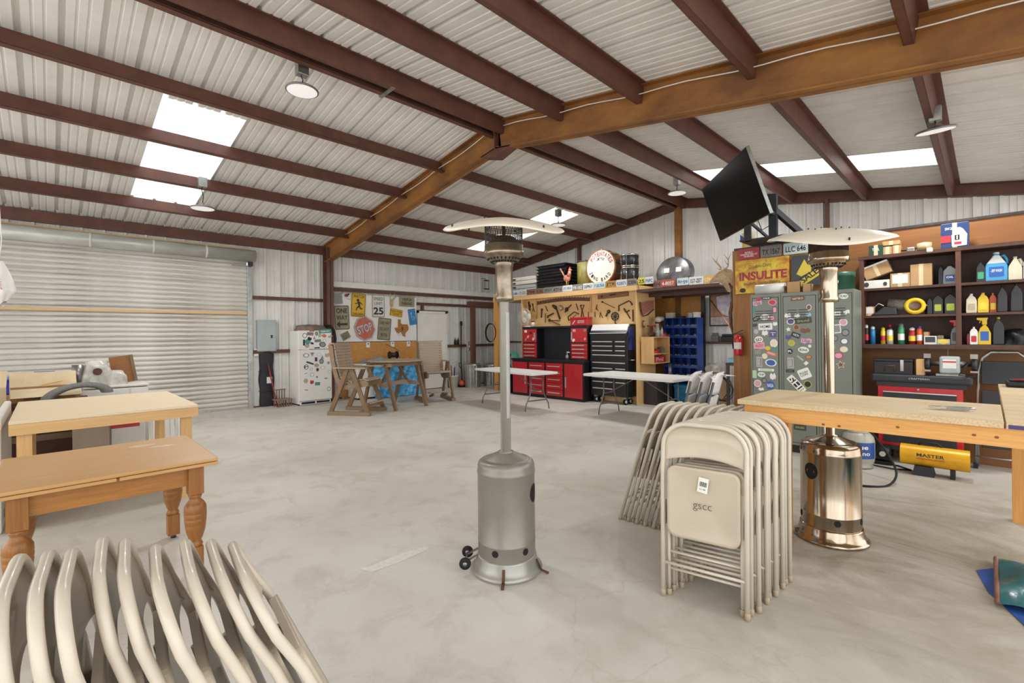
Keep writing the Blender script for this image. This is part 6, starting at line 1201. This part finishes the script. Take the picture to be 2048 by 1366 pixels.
# third row
can_(230,276,190,'blk_jug','black and red spray can at the left end of the bottom shelf','can_white','can_red'); can_(285,342,175,'can_blue','light blue spray can on the bottom shelf'); can_(388,440,165,'can_yel','yellow and red can with yellow cap on the bottom shelf','can_yel','can_red'); can_(445,515,172,'can_white','white and yellow spray can with dark cap on the bottom shelf','blk_jug','can_yel'); can_(450,510,200,'can_red','red-capped can behind the yellow ones on the bottom shelf','can_red',None,0,.13); can_(555,626,205,'can_green','tall white and green spray can with grey cap','grey_jug','can_white'); can_(660,735,165,'can_red','red spray can with flames band on the bottom shelf','can_white','can_yel'); can_(740,800,185,'or_bottle','orange can with purple cap on the bottom shelf','purple_cap','can_white')
t,w,h=sbox(805,872,120,0,'or_bottle','orange plastic case behind the small boxes','plastic_case',off=.12,d=.1); sbox(815,938,82,0,'label_white','white printed box on the bottom shelf','printed_box',lab='print_dk',d=.12); sbox(940,1070,52,0,'panel_grey','low grey and yellow box on the bottom shelf','printed_box',lab='can_yel',d=.12); sbox(945,1010,85,0,'steel','small metal box behind the low grey box','metal_box',off=.18,d=.08)
jug(1075,1165,240,0,'grey_jug','grey spray bottle with red trigger by the divider','bottle','print_dk','can_red')
jug(1232,1262,120,0,'can_red','small red bottle at the left of the right bay','oil',off=.12); t,w,h,d=jug(1262,1342,175,0,'can_white','white and red bottle in the right bay','oil','can_red','can_white'); jug(1345,1470,265,0,'yel_jug','yellow spray bottle with yellow trigger in the right bay','bottle','print_b','yel_jug'); jug(1485,1602,270,0,'blk_jug','black jug with yellow cap in the right bay','square',None,'yel_jug')
X,Y,w,z=spos(1640,1800,0,.05); o=lump('x','black_plastic',None,.3,.2,.17,(X+.12,Y,z),12,18,9,.35); o.name='tool_heap'; tag(o,'heap of dark straps and tools at the right of the bottom shelf','straps')
# --- tool cart with grinder
t=thing('tool_cart','red and black rolling tool cart with grey plastic top','tool cart',(7.1,.99,0),GB); W=.88; Dp=.42; pm('cart_top','#2e2f33',.6,0,.1,12)
MB().box(-.0,W,-.03,Dp,.95,1.04).build('top','cart_top',t,bevel=.025,seg=3); MB().box(.05,W-.05,0,Dp,.9,.95).build('top_skirt','cart_top',t); text(t,'CRAFTSMAN',.18,.02,.44,1.0,'panel_grey',-.0315,0,.01)
MB().box(.06,.8,.01,Dp,.2,.9).build('cabinet','cab_red',t,bevel=.004)
for z0,z1 in((.76,.84),(.66,.74),(.4,.64),(.24,.38)): d=MB().box(.11,.75,0,.012,z0,z1).build('drawer','cart_top',t); MB().box(.11,.75,-.012,.0,z1-.012,z1).build('pull','bar_silver',d)
MB().cyl((.43,-.005,.875),(.43,.01,.875),.012,n=12).build('lock','chrome',t); MB().box(.06,.8,.0,Dp,.15,.2).build('base','cart_top',t)
for x in(.14,.72):
    for y in(.06,.36): c=MB().cyl((x-.02,y,.05),(x+.02,y,.05),.05,n=16).build('caster','rubber',t); MB().box(x-.03,x+.03,y-.03,y+.03,.1,.15).build('fork','steel',c)
t=thing('grease_case','battered black steel case on the tool cart','case',(7.14,.97,1.04),GB); MB().box(0,.36,0,.2,0,.15).build('body','black_metal',t,bevel=.006); MB().box(-.003,.363,-.003,.203,.15,.18).build('lid','black_metal',t,bevel=.006); MB().tube([(.1,-.01,.03),(.1,-.015,.1),(.2,-.015,.1),(.2,-.01,.03)],.007,5).build('handle','rusty_iron',t); MB().box(.25,.28,-.012,0,.04,.17).build('latch','chrome',t)
t=thing('wood_block','upright pale wood block on the tool cart','block',(7.14,.58,1.04),GB); MB().box(0,.075,0,.16,0,.18).build('block','pine_z',t,bevel=.003); 
t=thing('bench_grinder','grey bench grinder with two wheels on the tool cart','grinder',(7.18,.29,1.04),GB); MB().box(-.09,.08,-.07,.1,.03,.22).build('motor','panel_grey',t,bevel=.02); MB().box(-.12,.12,-.09,.12,0,.03).build('base','steel',t,bevel=.006); MB().cyl((-.2,.02,.14),(.2,.02,.14),.03,n=12).build('shaft','steel',t)
for s in(-1,1): MB().cyl((s*.17,.02,.14),(s*.215,.02,.14),.085,n=22).build('wheel','dark_steel',t); MB().box(s*.19-.03,s*.19+.03,-.07,.0,.2,.25).build('guard','steel',t); MB().box(s*.19-.03,s*.19+.03,-.1,-.02,.05,.07).build('tool_rest','steel',t)
MB().box(-.06,.05,-.074,-.07,.09,.19).build('nameplate','label_white',t); MB().box(-.06,.05,-.076,-.073,.155,.17).build('red_stripe','print_r',t); MB().tube([(.09,-.02,.1),(.15,-.06,.17),(.12,-.12,.1),(.07,-.12,.02),(.2,-.13,.01)],.006,5).build('cord','rubber',t)
# --- torpedo heater
t=thing('torpedo_heater','yellow cylindrical MASTER space heater on the floor under the shelf','heater',(6.72,.68,0),GB); pm('m_yellow','#e0a818',.35,.1,.08,5,c2='#c98f14')
MB().cyl((0,0,.2),(.55,0,.2),.11,n=30,caps=False).build('barrel','m_yellow',t); MB().cyl((.54,0,.2),(.545,0,.2),.105,n=24).build('outlet','dark_steel',t); MB().cyl((.0,0,.2),(.01,0,.2),.108,n=24).build('inlet_grille','black_metal',t); MB().tube([(.15,0,.31),(.17,0,.345),(.3,0,.345),(.34,0,.31)],.01,6).build('handle','black_plastic',t); MB().prism([(.1,0),(.28,0),(.26,.1),(.12,.1)],-.1,.1).build('stand','cart_top',t); MB().box(.4,.44,-.06,.06,0,.1).build('foot','black_metal',t)
def curved_text(par,s,w,h,x,zc,mat,R,cz):
    o=text(par,s,w,h,x,0,mat,0,0,.02)
    for v in o.data.vertices: a=(v.co.z+zc)/R; v.co.y=-(R+.002)*math.cos(a); v.co.z=cz+(R+.002)*math.sin(a)
curved_text(t,'MASTER',.22,.035,.25,.025,'sign_ink',.11,.2); curved_text(t,'PORTABLE FORCED AIR HEATER',.22,.014,.25,-.012,'print_r',.11,.2)
# --- propane cylinder
t=thing('propane_tank','white propane cylinder with a blue label beside the steel heater','propane tank',(6.62,1.05,0),GB); pm('tank_grey','#b5b0a4',.45,.1,.12,6); pm('tank_blue','#2a4f96',.4,0,.05,6)
MB().lathe([(.1,.0),(.14,.01),(.14,.03),(.12,.035),(.15,.08),(.155,.14),(.155,.30),(.14,.37),(.08,.41),(.001,.42)],28).build('vessel','tank_grey',t); MB().lathe([(.1,.40),(.1,.47),(.095,.47),(.095,.4)],24).build('collar','tank_grey',t); MB().lathe([(.1565,.12),(.1565,.30)],24,a0=rad(-170),a1=rad(-10)).build('label','tank_blue',t)
def wrap(par,s,w,h,zc,R,mat,a0):
    o=text(par,s,w,h,0,0,mat,0,0,.02)
    for v in o.data.vertices: a=a0+v.co.x/R; z=v.co.z; v.co.x=R*math.cos(a); v.co.y=R*math.sin(a); v.co.z=z+zc
wrap(t,'Blue',.16,.05,.25,.158,'print_w',rad(-75)); wrap(t,'Rhino',.18,.045,.18,.158,'print_w',rad(-72)); MB().cyl((0,0,.42),(0,0,.48),.02,n=10).build('valve','steel',t)
o=MB().tube(smooth([(6.6,1.0,.47),(6.4,.88,.42),(6.28,.74,.25),(6.15,.66,.1),(5.95,.7,.013),(5.78,.85,.012),(5.7,1.1,.012)]),.011,7).build('gas_hose','rubber',None); tag(o,'black rubber gas hose looping from the propane tank to the floor','hose')
o=MB().tube([(6.75,.95,.012),(6.7,.75,.012),(6.78,.6,.01),(6.9,.72,.01),(6.95,.95,.01)],.008,6).build('floor_cable','rubber',None); tag(o,'thin black cord on the floor behind the yellow heater','cord')
t=thing('small_fan_motor','small dark electric motor on the floor left of the yellow heater','motor',(6.95,.86,0),GB); MB().cyl((-.06,0,.12),(.06,0,.12),.09,n=18).build('housing','black_metal',t); MB().cyl((-.0,-.09,.13),(.0,-.1,.13),.03,n=12).build('plate','label_white',t); MB().box(-.08,.08,-.06,.06,0,.04).build('foot','black_metal',t)
# --- step ladder and soft case on the return bench
t=thing('step_ladder','folded grey step ladder with black treads against the partition','ladder',(7.36,.1,0),GB); 
MB().tube([(0,.05,.0),(.03,.03,1.1),(.06,.02,1.24),(.13,.02,1.31),(.33,.02,1.31),(.4,.02,1.24),(.43,.03,1.1),(.46,.05,0)],.016,8).build('frame','galv',t)
for z in(.25,.62,.95): MB().box(.05,.41,.0,.03,z,z+.26).build('tread','cart_top',t,bevel=.008)
MB().tube([(.02,.09,.02),(.02,.09,.9)],.013,6).build('rear_leg','galv',t); MB().tube([(.44,.09,.02),(.44,.09,.9)],.013,6).build('rear_leg','galv',t); MB().cyl((.0,.04,.14),(.46,.04,.14),.011,n=8).build('crossbar','galv',t)
for x in(0,.46): MB().box(x-.02,x+.02,.03,.07,0,.05).build('foot','black_plastic',t)
t=thing('soft_case','flat black soft case with red trim lying on the bench return','case',(5.35,-.1,1.1),GB); MB().box(0,.5,0,.22,0,.045).build('case','black_plastic',t,bevel=.02,seg=3); MB().box(.02,.48,.02,.2,.045,.06).build('flap','black_plastic',t,bevel=.007); MB().tube([(.05,.02,.062),(.2,.05,.066),(.45,.03,.062)],.006,5).build('zip','print_r',t)
# ================================================================== television on its mount
def tv():
    a,b,c,d=ats(1490,293,4.9),ats(1541,427,4.9),ats(1405,378,6.35),ats(1438,483,6.35)   # near top, near bottom, far top, far bottom
    o=(a+b+c+d)/4; X=((a-c)+(b-d)).normalized(); Z=((a-b)+(c-d)); Z=(Z-X*Z.dot(X)).normalized(); Y=Z.cross(X)
    W=((a-c).length+(b-d).length)/2; H=((a-b).length+(c-d).length)/2
    M=Matrix((X,Y,Z)).transposed().to_4x4(); M.translation=o
    t=thing('television','large black flat television tilted down on a black steel mount','television',(0,0,0)); t.matrix_world=M
    pm('screen_black','#040405',.2,0,0,spec=.08); MB().box(-W/2,W/2,0,.035,-H/2,H/2).build('casing','black_metal',t,bevel=.004); MB().box(-W/2+.008,W/2-.008,-.002,0,-H/2+.008,H/2-.008).build('screen','screen_black',t); MB().box(-W*.35,W*.35,.035,.07,-H*.4,H*.2).build('rear_housing','black_plastic',t,bevel=.01); MB().box(W/2,W/2+.004,0,.035,-H/2,H/2).build('silver_edge','galv',t)
    return o,Y,t
o,Yv,TV=tv()
t=thing('mount','x','x',(7.2,2.1,2.86))
for p,q,w in(((.06,.0,0),(.06,0,.62),.1),((-.06,.3,.0),(-.06,.3,.5),.08)): MB().bar(p,q,w,w*.8,(1,0,0)).build('post','cart_top',t)
MB().bar((.06,-.02,.4),(.4,-.3,.04),.07,.07).build('brace','cart_top',t); MB().bar((.06,.04,.0),(-.3,.32,.36),.035,.03).build('brace','cart_top',t)
k=Vector((7.2,2.1,2.86)); MB().bar(Vector((.06,0,.35)),o+Yv*.05-k,.07,.05).build('arm','cart_top',t); MB().box(-.1,.55,-.35,.4,-.0,.02).build('base_rail','cart_top',t)
MB().tube([(.0,.0,.2),(-.1,.1,.12),(-.12,.15,.28),(-.3,.3,.33)],.007,5).build('cable','rubber',t)
bpy.context.view_layer.update()
for ch in list(t.children):
    mw=ch.matrix_world.copy(); ch.parent=TV; ch.matrix_parent_inverse=TV.matrix_world.inverted(); ch.matrix_basis=mw; ch.name='mount_'+ch.name.split('.')[0]
D.objects.remove(t)
# ================================================================== high-bay lamps
pm('lamp_grey','#8d8f90',.4,.6,.1,9)
def lamp_face():
    m,nt,b=newmat('lamp_face'); b.inputs['Base Color'].default_value=(.85,.87,.88,1); b.inputs['Emission Color'].default_value=(1,.97,.93,1); b.inputs['Emission Strength'].default_value=.2; b.inputs['Roughness'].default_value=.3; MATS['lamp_face']=m
lamp_face()
LAMPW=24
def lamp(x,y,z,label,tilt=(0,0,0)):
    zt=rz_(y)-.2; t=thing('high_bay_lamp',label,'lamp',(x,y,z),0,'round high-bay lamps',tilt)
    MB().lathe([(.001,.05),(.05,.05),(.08,.035),(.165,.02),(.175,.01),(.175,0),(.16,-.004)],32).build('housing','lamp_grey',t); MB().lathe([(.001,-.006),(.16,-.004)],32).build('diffuser','lamp_face',t)
    MB().lathe([(.012,.05),(.012,.09),(.001,.09)],8).build('hook','steel',t); MB().tube([(0,0,.09),(.012,.005,.09+(zt-z-.09)*.4),(-.01,0,.09+(zt-z-.09)*.75),(0,0,zt-z)],.006,6).build('cord','rubber',t)
    MB().box(-.06,.06,-.05,.05,zt-z-.02,zt-z+.13).build('junction_box','galv',t,bevel=.004)
    ld=D.lights.new('lamp_light','AREA'); ld.shape='DISK'; ld.size=.3; ld.energy=LAMPW; ld.color=(1,.985,.96); lo=D.objects.new('lamp_light',ld); COL.objects.link(lo); lo.parent=t; lo.location=(0,0,-.02)
lamp(2.06,5.42,4.33,'round high-bay lamp hung near the ridge at upper left'); lamp(1.77,8.8,3.62,'round high-bay lamp in front of the left skylight'); lamp(8.58,4.15,4.23,'round high-bay lamp hung left of the television'); lamp(8.35,6.9,4.06,'round high-bay lamp in front of the far skylight'); lamp(6.75,.37,3.68,'round high-bay lamp at upper right near the frame beam',(0,rad(-10),0))
# ================================================================== floor bits
pm('teal_tarp','#3a7f82',.25,0,.25,5,bmp=.5,c2='#2a5f66'); pm('tarp_deep','#2f5fb8',.3,0,.2,6,bmp=.4); pm('tarp_hem','#8a5a48',.5,0,.2,9)
p=atz(2010,1190)
t=thing('teal_bag','crumpled teal tarp bundle with brown hem on the floor at lower right','tarp',(4.1,-.24,0))
def tb(u,v):
    r=random.Random(int(u*9)*31+int(v*7)); x=-.42+.9*u; y=.2-.5*v; return Vector((x*.8,y,.01+.14*math.sin(PI*min(1,max(0,.08+.84*u)))*math.sin(PI*min(1,.1+.8*v))+.025*math.sin(9*u+4*v)*math.cos(7*v)))
MB().grid(tb,26,20).build('sheet','teal_tarp',t); MB().tube([tuple(tb(i/12,0)+Vector((0,.01,.0))) for i in range(13)],.012,6).build('hem','tarp_hem',t)
q=[atz(*v_) for v_ in((1953,1142),(1990,1138),(2060,1150),(2120,1200),(2120,1330),(2048,1252),(2000,1206),(1976,1186))]; o=MB().add([(v_.x,v_.y,.004) for v_ in q],[tuple(range(8))]).build('blue_groundsheet','tarp_deep',None,solid=.003); tag(o,'flat blue groundsheet lying under the teal bundle','tarp')
pm('floor_paint','#e4e1da',.55,0,.1,30)
sm_=MB(); q=[atz(720,1138),atz(742,1132),atz(800,1108),atz(852,1093),atz(858,1097),atz(828,1112),atz(790,1128),atz(745,1144)]
sm_.add([(v_.x,v_.y,.0012) for v_ in q],[tuple(range(len(q)))]); sm_.build('paint_smear','floor_paint',fl)
